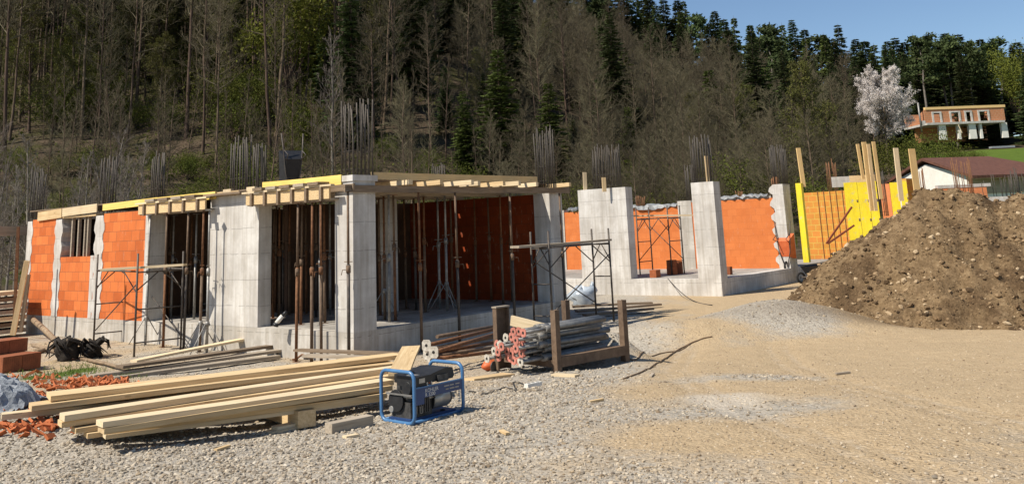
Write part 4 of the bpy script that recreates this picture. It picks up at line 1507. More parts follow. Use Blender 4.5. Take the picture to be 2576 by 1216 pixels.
for k in range(3):
    m = MB().tube([(0, 0, .02), (.12, .06, .10 + .03 * k), (.28, .02, .05), (.34, -.05, .12)], .022, 6)
    m.box(-.05, .05, -.04, .04, 0, .04)
    o = m.build('formwork_clamp', M[('rust', 'steel_grey', 'rust_brown')[k]])
    o.location = tuple(p + np.array([-.22 + .2 * k, .12 * k, 0]))
    o.rotation_euler = (0, 0, .7 * k)
    tag(o, ('rusty clamp leftmost of three on the ground behind the lumber pile', 'grey steel clamp in the middle of three behind the lumber pile', 'brown clamp rightmost of three behind the lumber pile')[k], 'clamp', 'clamps behind the lumber pile')
# angle grinder on the plank end before the first doorway
p = at_z(757, 815, -.12)
o = thing('angle_grinder', 'black and white hand machine lying on the pale plank before the first doorway', 'power tool', at_plane(695, 812, FA.c - UR * .25, UR))
MB().tube([(0, 0, 0), (.12, .02, .14)], .045, 8).build('body', M['white_paint'], o)
MB().tube([(.12, .02, .14), (.2, .03, .22)], .035, 8).build('grip', M['black_plastic'], o)
MB().tube([(-.02, 0, -.06), (0, 0, 0)], .06, 8).build('head', M['black_plastic'], o)

# ------------------------------------------------------------------ generator
Nn = gp(1043, 1072)
g = thing('power_generator', 'small portable power generator in a rounded blue tube frame', 'generator', (Nn[0], Nn[1], float(gz(Nn[0], Nn[1])) - .005), math.atan2(.49, .42))
GL, GW, GH, gr_ = .68, .50, .49, .0175      # local x along the long side, y to the back


def hoop(x):
    pts, r_ = [], .075
    for cy, cz, a0 in ((r_ + gr_, r_ + gr_, 180), (GW - r_ - gr_, r_ + gr_, 270), (GW - r_ - gr_, GH - r_ - gr_, 0), (r_ + gr_, GH - r_ - gr_, 90)):
        for k in range(6):
            a = R(a0 + 18 * k)
            pts.append((x, cy + r_ * math.cos(a), cz + r_ * math.sin(a)))
    return MB().tube(pts, gr_, 10, True)


hoop(gr_).build('frame_hoop', M['blue_paint'], g)
hoop(GL - gr_).build('frame_hoop', M['blue_paint'], g)
for y in (.06, GW - .06):
    MB().tube([(gr_, y, gr_ + .004), (GL - gr_, y, gr_ + .004)], gr_, 10).build('bottom_rail', M['blue_paint'], g)
MB().box(.04, GL - .04, .10, GW - .10, .03, .05).build('base_tray', M['blue_dark'], g)
sp_ = MB().box(.03, GL - .02, .012, .022, .235, .325).build('side_panel', M['blue_dark'], g)
MB().box(.03, GL - .02, .008, .026, .325, .335).build('panel_edge', M['blue_paint'], g)
MB().box(.03, .14, .012, .022, .18, .2345).build('panel_skirt', M['blue_dark'], g)
# tank, control box, cap
tk = MB()
tk.prism([(.13, .345), (GL - .10, .345), (GL - .08, .37), (GL - .10, .445), (GL - .2, .455), (.28, .42), (.13, .42)], .07, GW - .08, lambda a, b, q: (a, q, b))
tk.build('fuel_tank', M['black_plastic'], g)
MB().box(.055, .27, .035, GW - .2, .336, .425).build('control_box', M['black_plastic'], g)
MB().box(.095, .17, .031, .034, .365, .405).build('control_label', M['silver'], g)
MB().tube([(.19, .27, .42), (.19, .27, .448)], .05, 14).build('tank_cap', M['black_plastic'], g)
MB().box(.09, .16, .09, .2, .426, .432).build('lid_label', M['silver'], g)
# engine at the left, alternator at the right
en = MB()
en.box(.06, .34, .12, GW - .12, .05, .19)
en.box(.09, .30, .14, GW - .16, .19, .33)
for k in range(7):
    en.box(.10 + .025 * k, .112 + .025 * k, .07, .12, .09, .22)
en.build('engine_block', M['engine_metal'], g)
MB().tube([(.055, .30, .20), (.035, .30, .20)], .10, 18).build('recoil_starter', M['black_plastic'], g)
MB().tube([(.045, .16, .32), (.12, .16, .32)], .06, 14).build('air_filter', M['black_plastic'], g)
MB().box(.05, .10, .08, .2, .235, .25).build('muffler_guard', M['silver'], g)
MB().tube([(.35, .20, .17), (.58, .20, .17)], .095, 20).build('alternator', M['silver'], g)
MB().tube([(.58, .20, .17), (.61, .20, .17)], .085, 18).build('alternator_cap', M['engine_metal'], g)
MB().tube([(.34, .20, .17), (.352, .20, .17)], .11, 18).build('alternator_flange', M['black_plastic'], g)
MB().tube([(.05, .36, .12), (.03, .36, .12)], .03, 10).build('drain_plug', M['silver'], g)
MB().bar((.03, .42, .262), (.03, .06, .262), .02, .012).build('cross_strap', M['steel_grey'], g)
MB().tube([(.20, .10, .30), (.20, .055, .30), (.26, .05, .27), (.33, .07, .20)], .008, 6).build('fuel_hose', M['cable'], g)
MB().tube([(.16, .10, .12), (.16, .075, .12)], .035, 12).build('oil_cap', M['silver'], g)
MB().box(.24, .33, .085, .118, .20, .26).build('carburettor', M['silver'], g)
MB().box(.36, .50, .05, .07, .338, .40).build('tank_label', M['engine_metal'], g)
for k in range(3):
    MB().tube([(.20 + .028 * k, .034, .352), (.20 + .028 * k, .030, .352)], .011, 10).build('switch', M[('silver', 'rust_red', 'silver')[k]], g)
lf = MB()
for k in range(5):
    lf.box(GL - .055, GL - .04, .03, .045, .12 + .022 * k, .134 + .022 * k)
lf.build('vent_louvre', M['white_paint'], g)
for (x, y) in ((.12, .14), (.5, .14), (.12, .36), (.5, .36)):
    MB().tube([(x, y, .035), (x, y, .06)], .025, 8).build('rubber_foot', M['rubber'], g)


def lettering(txt, size, x, z, par, mat):
    cu = bpy.data.curves.new('lettering', 'FONT')
    cu.body = txt
    cu.size = size
    cu.extrude = .0008
    tmp = bpy.data.objects.new('lettering', cu)
    col.objects.link(tmp)
    bpy.context.view_layer.update()
    me = bpy.data.meshes.new_from_object(tmp)
    bpy.data.objects.remove(tmp)
    me.materials.clear()
    me.materials.append(M[mat])
    o_ = bpy.data.objects.new('lettering', me)
    col.objects.link(o_)
    o_.parent = par
    o_.location = (x, .0105, z)
    o_.rotation_euler = (math.pi / 2, 0, 0)
    return o_


lettering('KOHLER', .046, .15, .279, sp_, 'white_paint')
lettering('R 3200', .046, .15, .241, sp_, 'white_paint')
st_ = MB()
for (z, segs) in ((.292, ((.40, .47), (.48, .53), (.555, .61))), (.262, ((.42, .46), (.475, .54), (.55, .60)))):
    for (a, b) in segs:
        st_.box(a, b, .0085, .0115, z, z + .012)
st_.build('small_lettering', M['steel_grey'], sp_)

# ------------------------------------------------------------------ rack of steel props
P2, P4 = gp(1402, 934), gp(1573, 907)
e1 = P4 - P2
e1[2] = 0
RL = float(np.linalg.norm(e1))
e1 /= RL
e2 = np.array([-e1[1], e1[0], 0])
RW = 1.25
rz0 = float(P2[2])
rk = thing('prop_rack', 'rusty brown steel stacking rack with four posts full of steel props', 'rack', P2, math.atan2(e1[1], e1[0]))
RH = .86
dzb = float(P4[2] - P2[2])


def channel(x, y, wx, wy, z0, z1, t_=.012, side=1):
    m = MB()
    m.box(x - wx / 2, x + wx / 2, y - wy / 2, y - wy / 2 + t_, z0, z1)
    m.box(x - wx / 2, x - wx / 2 + t_, y - wy / 2 + t_, y + wy / 2, z0, z1)
    m.box(x + wx / 2 - t_, x + wx / 2, y - wy / 2 + t_, y + wy / 2, z0, z1)
    return m


channel(0, 0, .09, .10, -.01, RH).build('post', M['rust_brown'], rk)
channel(RL, 0, .10, .10, dzb - .01, RH + .02).build('post', M['rust_brown'], rk)
channel(RL, RW, .10, .10, dzb - .1, RH - .02).build('post', M['rust_brown'], rk)
m = MB().box(-.15, .12, RW - .05, RW - .03, -.05, RH)
m.box(-.15, -.12, RW - .12, RW - .05, -.05, RH).box(.09, .12, RW - .12, RW - .05, -.05, RH)
m.build('post', M['rust_brown'], rk)['label'] = 'broad channel post of the rack'
for (x, y, z) in ((-.015, RW - .09, RH),):
    MB().box(-.16, .13, RW - .13, RW - .02, RH, RH + .02).build('post_cap', M['pine_grey'], rk)
MB().box(.05, RL - .05, -.05, .05, .06, .20).build('base_rail', M['rust_brown'], rk)
MB().box(.05, RL - .05, RW - .05, RW + .05, .06, .20).build('base_rail', M['rust_brown'], rk)
MB().box(-.045, .045, .055, RW - .13, .06, .16).build('base_rail', M['rust_brown'], rk)
MB().box(RL - .05, RL + .05, .055, RW - .055, .06, .16).build('base_rail', M['rust_brown'], rk)
# the stacked props: pink end plates toward the left, tubes toward the right
rowsP = [(.19, 8), (.29, 7), (.39, 7), (.49, 5), (.59, 3)]
kk = 0
gP = 'props lying in the rack'
for r_i, (z, n) in enumerate(rowsP):
    for c_i in range(n):
        y = .12 + (RW - .42) * (c_i + .5 + .5 * (r_i % 2)) / 8 + .05 * r_i * 0
        x0 = -.42 + random.uniform(-.16, .14) - .10 * (c_i % 3 == 0)
        L = RL + .34 + random.uniform(-.15, .1)
        base = P2 + e1 * x0 + e2 * y + np.array([0, 0, z + random.uniform(-.01, .01)])
        nm_row = ('lowest', 'second', 'third', 'fourth', 'top')[r_i]
        o = thing('stacked_prop', 'grey steel prop with pink end plate lying in the %s layer of the rack' % nm_row, 'prop', base, math.atan2(e1[1], e1[0]) + random.uniform(-.008, .008), gP)
        o.rotation_euler[1] = random.uniform(-.02, .012)
        MB().tube([(.012, 0, 0), (.55, 0, 0)], .024, 8).build('inner_tube', M['steel_grey'], o)
        MB().tube([(.55, 0, 0), (L, 0, 0)], .042, 10).build('outer_tube', M['tube_dark'], o)
        MB().tube([(.44, 0, 0), (.60, 0, 0)], .05, 8).build('collar', M['steel_grey'], o)
        mm = MB()
        ang = random.uniform(-.5, .5)
        cs, sn = math.cos(ang), math.sin(ang)
        hp_ = [(-.055, -.03), (-.03, -.058), (.03, -.058), (.055, -.03), (.055, .03), (.03, .058), (-.03, .058), (-.055, .03)]
        mm.prism([(a * cs - b * sn, a * sn + b * cs) for a, b in hp_], 0, .012, lambda a, b, q: (q, a, b))
        mm.build('end_plate', M['pink_paint' if (c_i + r_i) % 7 else 'plate_white'], o)
        MB().tube([(-.003, 0, 0), (.004, 0, 0)], .021, 10).build('hole_disc', M['hole_shade'], o)  # solid dark disc on the plate, painted shade instead of a hole
P1_ = P2 + e2 * RW
board('plank', 'pale plank slanting across the rack behind the stacked props', 'plank', at_y(1286, 805, float(P1_[1]) - .12), at_y(1396, 833, float(P2[1]) + .35), .05, .15, 'pine_pale', None)

# rusty props on the ground left of the rack
gR = 'rusty props lying on the ground'
for k, (l, r, z) in enumerate((((1072, 868), (1240, 828), .25), ((1070, 880), (1250, 845), .17), ((1074, 890), (1255, 858), .10), ((1082, 896), (1262, 870), .05), ((1090, 902), (1258, 882), .04), ((1098, 846), (1244, 820), .27), ((1090, 885), (1250, 838), .20))):
    a, b = at_z(l[0], l[1], -.33 + z), at_z(r[0], r[1], -.42 + z)
    d_ = Vector(b - a)
    o = thing('lying_prop', 'rusty prop on the ground left of the rack, %s' % ('topmost with white plate', 'second from top', 'third from top', 'fourth from top', 'lowest and nearest', 'thin one lying at the back', 'in the middle with white plate')[k], 'prop', a, 0, gR)
    o.rotation_euler = d_.to_track_quat('X', 'Z').to_euler()
    L = d_.length + .5
    MB().tube([(.012, 0, 0), (L, 0, 0)], .03, 8).build('tube', M[('rust', 'rust_brown')[k % 2]], o)
    if k in (0, 2, 3, 6):
        q = MB()
        q.prism([(-.075, -.05), (-.05, -.085), (.05, -.085), (.075, -.05), (.075, .05), (.05, .085), (-.05, .085), (-.075, .05)], 0, .012, lambda a_, b_, q_: (q_, a_, b_))
        q.build('end_plate', M['plate_white'], o)
        MB().tube([(-.003, 0, 0), (.002, 0, 0)], .024, 8).build('hole_disc', M['hole_shade'], o)  # dark disc again, the shade of a hole put into its colour
# orange saw
p = gp(1236, 932)
o = thing('power_saw', 'small orange power saw lying by the end plates of the rack', 'power tool', p + np.array([0, 0, .0]), .8)
MB().lump((0, 0, .085), .17, .095, .085, 3, .12, 12, 8).build('body', M['orange_paint'], o)
MB().tube([(.05, 0, .15), (.14, 0, .23), (.26, 0, .21), (.30, 0, .10)], .02, 8).build('handle', M['black_plastic'], o)
MB().box(.12, .34, -.05, .05, .03, .12).build('motor', M['rust_red'], o)
MB().tube([(-.05, -.11, .08), (-.05, -.125, .08)], .08, 16).build('blade_guard', M['engine_metal'], o)

# wood scraps lying about the yard
gW = 'wood scraps on the yard'
for k, (px, py, L_s, a_s, lab) in enumerate(((1500, 1010, .16, .4, 'small wood scrap on the gravel right of the white socket strip'), (1640, 945, .22, 1.2, 'thin lath scrap on the tan earth right of the rack'), (1270, 1090, .12, 2.0, 'wood splinter on the gravel in front of the generator'),
                                            (2120, 940, .2, .2, 'grey wood scrap alone on the tan earth before the soil heap'), (560, 1130, .14, .9, 'wood splinter in the shadow below the lumber pile'))):
    p = gp(px, py)
    o = tag(MB().bar((-L_s / 2, 0, .012), (L_s / 2, .01, .018), .04, .018).build('wood_scrap', M[('pine', 'pine_grey')[k % 2]]), lab, 'wood scrap', gW)
    o.location = tuple(p)
    o.rotation_euler = (0, 0, a_s)


# cables
def cable(label, pts, r_, mat='cable', lift=.01):
    P_ = [gp(*q) + np.array([0, 0, lift]) for q in pts]
    out = []
    for i in range(len(P_) - 1):
        a, b = P_[max(i - 1, 0)], P_[i]
        c_, d_ = P_[i + 1], P_[min(i + 2, len(P_) - 1)]
        for k in range(8):
            s_ = k / 8
            q = .5 * ((2 * b) + (-a + c_) * s_ + (2 * a - 5 * b + 4 * c_ - d_) * s_ ** 2 + (-a + 3 * b - 3 * c_ + d_) * s_ ** 3)
            q[2] = float(gz(q[0], q[1])) + lift
            out.append(q)
    out.append(P_[-1])
    return tag(MB().tube(out, r_, 6).build('cable', M[mat]), label, 'cable')


cable('brown cable curving over the sandy ground right of the rack', [(1565, 955), (1625, 930), (1690, 890), (1740, 862), (1790, 840)], .012, 'cable_brown')
cable('thin cable running from the rack post to the right', [(1560, 885), (1600, 905), (1650, 893), (1700, 884), (1735, 865)], .011, 'cable_brown')
cable('dark extension cable looping beside the generator', [(1180, 985), (1230, 990), (1270, 975), (1300, 985), (1290, 962), (1318, 968), (1330, 975)], .009)
p = gp(1326, 975)
o = thing('socket_strip', 'white socket strip on the gravel at the end of the dark cable', 'socket strip', p, .75)
MB().box(-.02, .22, -.035, .035, 0, .05).build('housing', M['white_paint'], o)
for k in range(3):
    MB().tube([(.03 + .07 * k, 0, .05), (.03 + .07 * k, 0, .053)], .022, 12).build('socket', M['steel_grey'], o)
a, b = FB.w(-.02, bl(1680, 705), FZ), gp(1790, 768)
pts = [a + (b - a) * k / 10 + np.array([0, 0, -.22 * math.sin(math.pi * k / 10) + .02]) for k in range(11)]
tag(MB().tube([q - np.array([0, .05, 0]) for q in pts], .012, 6).build('cable', M['cable']), 'dark cable hanging over the plinth of the second shell', 'cable')

# plastic bag, planks between the shells
p = gp(1468, 768)
o = thing('plastic_bag', 'blue white translucent builder bag slumped between the two shells', 'bag', p + np.array([0, .3, 0]), .3)
MB().lump((0, 0, .22), .46, .34, .30, 12, .30, 14, 9).build('bag_body', M['plastic_sheet'], o)
MB().lump((.38, .1, .50), .10, .08, .14, 5, .3).build('bag_mouth', M['plastic_sheet'], o)
for k, (l, r) in enumerate((((1440, 778), (1640, 768)), ((1450, 790), (1660, 772)), ((1470, 800), (1640, 783)))):
    a, b = gp(*l) + np.array([0, 0, .08]), gp(*r) + np.array([0, 0, .08])
    board('plank', ('dark plank at the back in the shade between the shells', 'dark plank in the middle in the shade between the shells', 'front dark plank in the shade behind the small gravel pile')[k], 'plank', a, b, .22, .05, 'wood_old', 'dark planks between the shells')

# wheelbarrows
def wheelbarrow(label, loc, rot, tray, up=False):
    o = thing('wheelbarrow', label, 'wheelbarrow', loc, 0)
    t_ = MB()
    lo = [(-.28, -.2, .30), (.28, -.17, .30), (.28, .17, .30), (-.28, .2, .30)]
    hi = [(-.48, -.33, .62), (.42, -.27, .58), (.42, .27, .58), (-.48, .33, .62)]
    t_.add(lo + hi, [(0, 3, 2, 1), (0, 1, 5, 4), (1, 2, 6, 5), (2, 3, 7, 6), (3, 0, 4, 7)])
    t_.build('tray', M[tray], o)
    for sg in (-1, 1):
        MB().tube([(.62, sg * .05, .2), (.1, sg * .2, .28), (-.5, sg * .26, .40), (-.95, sg * .3, .56)], .018, 8).build('handle', M['scaffold_steel'], o)
        MB().tube([(-.25, sg * .2, .3), (-.42, sg * .24, 0), (-.5, sg * .24, .38)], .016, 6).build('leg', M['scaffold_steel'], o)
    MB().tube([(.62, 0, .2), (.62, 0, .2)], .02, 6)
    wp = [(.62 + .16 * math.cos(a * math.pi / 9), 0, .2 + .16 * math.sin(a * math.pi / 9)) for a in range(18)]
    MB().tube(wp, .04, 8, True).build('wheel', M['rubber'], o)
    o.rotation_euler = rot
    return o


wheelbarrow('black wheelbarrow parked at the plinth corner beside the soil heap', FB.w(sW + .3, -.75, float(gz(*FB.w(sW + .3, -.75)[:2]))), (0, 0, ROTZ + 2.6), 'black_plastic')
wb = wheelbarrow('orange wheelbarrow tipped upright against the end of the brick wall', FB.w(sW - .42, bl(1968, 600, sW - .2), FZ + .62), (0, R(78), ROTZ + math.pi * 0), 'orange_paint')
wb = wheelbarrow('dark wheelbarrow standing on its end on the formwork deck', tuple(FA.w(3.2, tl(745, 440, 3.2), H + .27 + .65)), (0, R(80), ROTZ + 1.2), 'black_plastic')

# ------------------------------------------------------------------ left edge: brick stacks, rubble, tarpaulin, logs, roots
gS = 'brick stacks at the left edge'
ps = gp(40, 936)
dirx = np.array([.87, -.5, 0])
diry = np.array([.5, .87, 0])
aS = math.atan2(-.5, .87)
LAB = {}
for i in range(4):
    for j in range(2):
        q = ps + dirx * (-1.02 + .255 * i + .0) + diry * (.39 * j)
        hollow_brick('upright orange hollow brick in the lower course of the left stack, %s row %s' % (('front', 'back')[j], ('outermost left', 'second', 'third', 'rightmost')[i]), q, aS, .25, .38, .30, gS, 'clay_dark')
for i in range(2):
    for j in range(2):
        q = ps + dirx * (-1.06 + .255 * i) + diry * (.39 * j + .05) + np.array([0, 0, .302])
        hollow_brick('orange hollow brick on top of the left stack, %s row %s' % (('front', 'back')[j], ('left', 'right')[i]), q, aS, .25, .38, .25, gS, 'clay_dark')
# broken bricks
def shards(name, label, pxs, n, smin, smax, mat):
    m = MB()
    rr = random.Random(len(pxs) * 7 + n)
    for _ in range(n):
        c_ = rr.choice(pxs)
        q = gp(c_[0] + rr.gauss(0, c_[2]), c_[1] + rr.gauss(0, c_[3]))
        s_ = rr.uniform(smin, smax)
        a = Vector((rr.uniform(-1, 1), rr.uniform(-1, 1), rr.uniform(-.5, .7))).normalized()
        b = a.orthogonal().normalized()
        m.bar(Vector(q) - a * s_ + Vector((0, 0, s_ * .35)), Vector(q) + a * s_ + Vector((0, 0, s_ * .35)), s_ * rr.uniform(.5, 1.3), s_ * rr.uniform(.15, .5), b)
    return tag(m.build(name, M[mat]), label, None, kind='stuff')


shards('brick_rubble', 'broken orange brick shards heaped along the left end of the lumber pile', [(60, 955, 45, 10), (190, 972, 55, 8), (230, 962, 40, 7), (70, 1075, 50, 12), (150, 1040, 40, 12), (290, 965, 20, 5), (110, 1010, 30, 14)], 520, .018, .075, 'clay')
p = gp(20, 1030)
rr = random.Random(5)
n_ = 30
vs = []
for i in range(n_):
    for j in range(n_):
        a, b = i / (n_ - 1) * 2 - 1, j / (n_ - 1) * 2 - 1
        h_ = .36 * max(0, 1 - (a * a + b * b)) ** .5 + rr.uniform(-.03, .03) + .08 * float(fbm(a * 3, b * 3, 3, 8))
        vs.append((p[0] - .62 + a * .78 + rr.uniform(-.02, .02), p[1] + .25 + b * .6, p[2] + max(h_, .0)))
m = MB().add(vs, [(i * n_ + j, (i + 1) * n_ + j, (i + 1) * n_ + j + 1, i * n_ + j + 1) for i in range(n_ - 1) for j in range(n_ - 1)])
tag(m.build('tarpaulin', M['tarp_grey']), 'crumpled blue grey tarpaulin over a mound at the left edge', 'tarpaulin')
p = gp(165, 905)
o = thing('root_stump', 'black tangled root stump left of the scaffold foot', 'stump', p)
MB().lump((0, 0, .15), .22, .17, .19, 21, .5, 14, 9).build('stump', M['root_dark'], o)
rt = MB()
for k in range(22):
    a = random.uniform(0, 6.3)
    b = random.uniform(.05, .55)
    rt.tube([(0, 0, .2), (.25 * math.cos(a), .22 * math.sin(a), .2 + b * .5), (.34 * math.cos(a + .5), .30 * math.sin(a + .5), .10 + b * .55), (.40 * math.cos(a + .9), .36 * math.sin(a + .9), .02 + b * .3)], [.045, .035, .02, .006], 5)
rt.build('roots', M['root_dark'], o)
o2 = dup(o, gp(235, 897), (0, 0, 1.9), 'black tangled root stump right at the scaffold post', scale=(.95, .95, .85))
o['group'] = o2['group'] = 'root stumps'
for k, (l, r, zl_, zr__, rad, lab) in enumerate((((80, 842), (150, 880), .42, .12, .075, 'brown log propped up with a dark sawn end'), ((90, 890), (160, 876), .05, .05, .06, 'pale log lying below the propped log'),
                                                ((82, 878), (150, 892), .1, .03, .045, 'thin log lowest beside the brick stack'), ((205, 905), (330, 935), .03, .03, .035, 'thin branch lying behind the root stump'))):
    a, b = gp(*l), gp(*r)
    tag(MB().tube([a + np.array([0, 0, zl_]), (a + b) / 2 + np.array([0, 0, (zl_ + zr__) / 2 + .02]), b + np.array([0, 0, zr__])], [rad, rad * .92, rad * .8], 10).build('log', M['bark_log']), lab, 'log', 'logs at the left')
# timber stacks and struts beyond the left end of the first shell
p = at_y(-30, 800, 25.5)
zg = float(gz(p[0], p[1]))
for k in range(7):
    z = zg + .15 + .17 * k
    a, b = at_y(-60, 790, 25.3), at_y(52, 790, 26.2)
    board('stacked_plank', 'plank in the timber stack left of the first shell, %s layer from the ground' % ('first', 'second', 'third', 'fourth', 'fifth', 'sixth', 'top white')[k], 'plank', (a[0], a[1], z), (b[0], b[1], z), .9 - .05 * (k % 3), .10, ('pine_grey', 'wood_old', 'pine_pale', 'pine_grey')[k % 4] if k < 6 else 'pine_pale', 'timber stack left of the first shell')
post('brown timber leaning against the left end column', 32, 842, 68, 655, 24.2, 12, 'pine', 'leaning_timber', .08, None)
post('second leaning timber strut in shade beside the end column', 52, 835, 72, 690, 24.6, 8, 'wood_old', 'leaning_timber', .08, None)
post('dark steel prop beyond the left end column', 36, 800, 46, 570, 25.0, 6, 'rust', 'thin_post', .06, None)
board('roof_beam', 'brown timber beam of a shelter cut off by the left edge', 'beam', at_y(-80, 583, 26), at_y(62, 580, 27.5), .3, .28, 'pine_grey')


# ------------------------------------------------------------------ trees and shrubs
class TubeBuf:
    """many thin tapered branches collected fast"""
    def __init__(self):
        self.v, self.f, self.n = [], [], 0

    def add(self, pts, rs, n=3):
        m = len(pts)
        for i, p_ in enumerate(pts):
            a = pts[max(i - 1, 0)]
            b = pts[min(i + 1, m - 1)]
            d = b - a
            d = d / (np.linalg.norm(d) + 1e-9)
            ref = np.array([0, 0, 1.0]) if abs(d[2]) < .9 else np.array([1.0, 0, 0])
            s_ = np.cross(d, ref)
            s_ /= np.linalg.norm(s_)
            u_ = np.cross(s_, d)
            for k in range(n):
                an = 2 * math.pi * k / n
                self.v.append(p_ + (s_ * math.cos(an) + u_ * math.sin(an)) * rs[i])
        for i in range(m - 1):
            for k in range(n):
                a, b = self.n + i * n, self.n + (i + 1) * n
                self.f.append((a + k, a + (k + 1) % n, b + (k + 1) % n, b + k))
        self.n += m * n

    def build(self, name, mat, par):
        return np_mesh(name, np.array(self.v), np.array(self.f), mat, par, smooth=True)


def bare_tree(name, h, r0, crown0, seed, spread=.28, nb=34, twig=5, mats=('bark_tall', 'twig_brown'), up=.9, lean=.02, rt_=.016, fork=0):
    rr = np.random.default_rng(seed)
    o = thing(name, 'x', 'tree')
    trunk, crown = TubeBuf(), TubeBuf()
    nseg = 9
    pts, p_, off = [], np.zeros(3), rr.uniform(-lean, lean, 2)
    wob = np.cumsum(rr.normal(0, .012 * h / nseg * 1.6, (nseg + 1, 2)), 0)
    wob -= wob[0]
    for i in range(nseg + 1):
        z = h * i / nseg * .97
        pts.append(np.array([off[0] * z + wob[i, 0], off[1] * z + wob[i, 1], z - (.25 if i == 0 else 0)]))
    rs = [r0 * (1.35 if i == 0 else 1) * (1 - i / nseg) ** .75 + .012 for i in range(nseg + 1)]
    trunk.add(pts, rs, 7)

    def at(f):
        x = f * nseg
        i = min(int(x), nseg - 1)
        return pts[i] + (pts[i + 1] - pts[i]) * (x - i)

    def grow(p0, d, L, r, lev):
        n = 4 if lev == 0 else 3
        q, dd = [p0], d
        for k in range(n):
            dd = dd + rr.normal(0, .13, 3) + np.array([0, 0, .10 * up])
            dd /= np.linalg.norm(dd)
            q.append(q[-1] + dd * L / n)
        crown.add(q, [max(r * (1 - k / n * .85), .006) for k in range(n + 1)], 4 if lev == 0 else 3)
        if lev >= 2:
            return
        m = twig + (3 if lev == 0 else 0)
        for k in range(m):
            f = .2 + .8 * (k + rr.random()) / m
            x = min(f, .999) * n
            i = int(x)
            b = q[i] + (q[i + 1] - q[i]) * (x - i)
            base = (q[i + 1] - q[i])
            base /= np.linalg.norm(base)
            side = rr.normal(0, 1, 3)
            side -= base * (side @ base)
            side /= np.linalg.norm(side)
            nd = base * .75 + side * .62 + np.array([0, 0, .15 * up])
            grow(b, nd / np.linalg.norm(nd), L * rr.uniform(.30, .5) * (1.1 - .4 * f), max(r * .5, rt_ if lev == 0 else rt_ * .62), lev + 1)

    for k in range(nb):
        f = crown0 + (.985 - crown0) * ((k + rr.random()) / nb) ** .9
        a = k * 2.4 + rr.uniform(-.5, .5)
        g_ = (f - crown0) / (1 - crown0)
        L = h * spread * (1.05 - .72 * g_) * rr.uniform(.6, 1.15) * (.55 + .45 * min(1, g_ * 4))
        el = .35 + .6 * g_ * up + rr.uniform(-.15, .2)
        grow(at(f), np.array([math.cos(a) * math.cos(el), math.sin(a) * math.cos(el), math.sin(el)]), L, r0 * .34 * (1.1 - .7 * g_) + .008, 0)
    trunk.build('trunk', M[mats[0]], o)
    crown.build('crown', M[mats[1]], o)
    return o


def leaf_quads(P_, size, rr, flat=0.0, jit=.4):
    n = len(P_)
    a = rr.normal(size=(n, 3))
    a /= np.linalg.norm(a, axis=1, keepdims=True)
    b = rr.normal(size=(n, 3))
    b -= a * (a * b).sum(1, keepdims=True)
    b /= np.linalg.norm(b, axis=1, keepdims=True)
    s_ = size * (1 + jit * rr.uniform(-1, 1, (n, 1)))
    v = np.stack([P_ - a * s_, P_ - b * s_ * .5, P_ + a * s_, P_ + b * s_ * .5], 1).reshape(-1, 3)
    f = np.arange(4 * n).reshape(n, 4)
    return v, f


def conifer(name, h, rad, seed, mat='needle', low=.06, gaps=.0):
    rr = np.random.default_rng(seed)
    o = thing(name, 'x', 'tree')
    tb = TubeBuf()
    tb.add([np.array([0, 0, -.3]), np.array([0, 0, h * .5]), np.array([0, 0, h])], [h * .011 + .03, h * .007, .015], 7)
    vs, fs, nv = [], [], 0
    nw = int(h * 3.3)
    for w_ in range(nw):
        f = low + (1 - low) * (w_ + rr.random() * .6) / nw
        if rr.random() < gaps:
            continue
        Rz = rad * (1 - f) ** .62 * rr.uniform(.66, 1.15) + .16
        nb = int(5 + 5 * (1 - f))
        for b in range(nb):
            a = 2 * math.pi * (b + rr.random() * .8) / nb + w_
            L = Rz * rr.uniform(.62, 1.12)
            z0 = f * h + rr.uniform(-.28, .28) * min(1, (1 - f) * 6)
            dirv = np.array([math.cos(a), math.sin(a), 0])
            sidev = np.array([-math.sin(a), math.cos(a), 0])
            ns = max(2, int(L / .30))
            tb.add([np.array([0, 0, z0]), dirv * L * .9 + np.array([0, 0, z0 - L * .22])], [.018 + .006 * L, .006], 3)
            for k in range(ns):
                q = (k + .5 + rr.uniform(-.3, .3)) / ns
                c_ = dirv * L * q + np.array([0, 0, z0 - L * (.34 * q - .14 * q * q * q)])
                wd = (.19 + .27 * L / 3) * (1.15 - .75 * q) + .07
                ln = .26 + .08 * L
                for sg in (-1, 1):
                    e_ = (dirv * .8 + sidev * sg * 1.0 + np.array([0, 0, -.22 + rr.uniform(-.25, .12)]))
                    e_ /= np.linalg.norm(e_)
                    p1 = c_ + e_ * wd * 2.0
                    p2 = c_ + dirv * ln * .55 + e_ * wd * .9 + np.array([0, 0, rr.uniform(-.10, .06)])
                    p3 = c_ - dirv * ln * .45 + e_ * wd * .7 + np.array([0, 0, rr.uniform(-.22, -.05)])
                    vs += [c_, p3, p1, p2]
                    fs.append((nv, nv + 1, nv + 2, nv + 3))
                    nv += 4
    tb.build('trunk', M['bark_tall'], o)
    np_mesh('crown', np.array(vs), np.array(fs), M[mat], o)
    return o


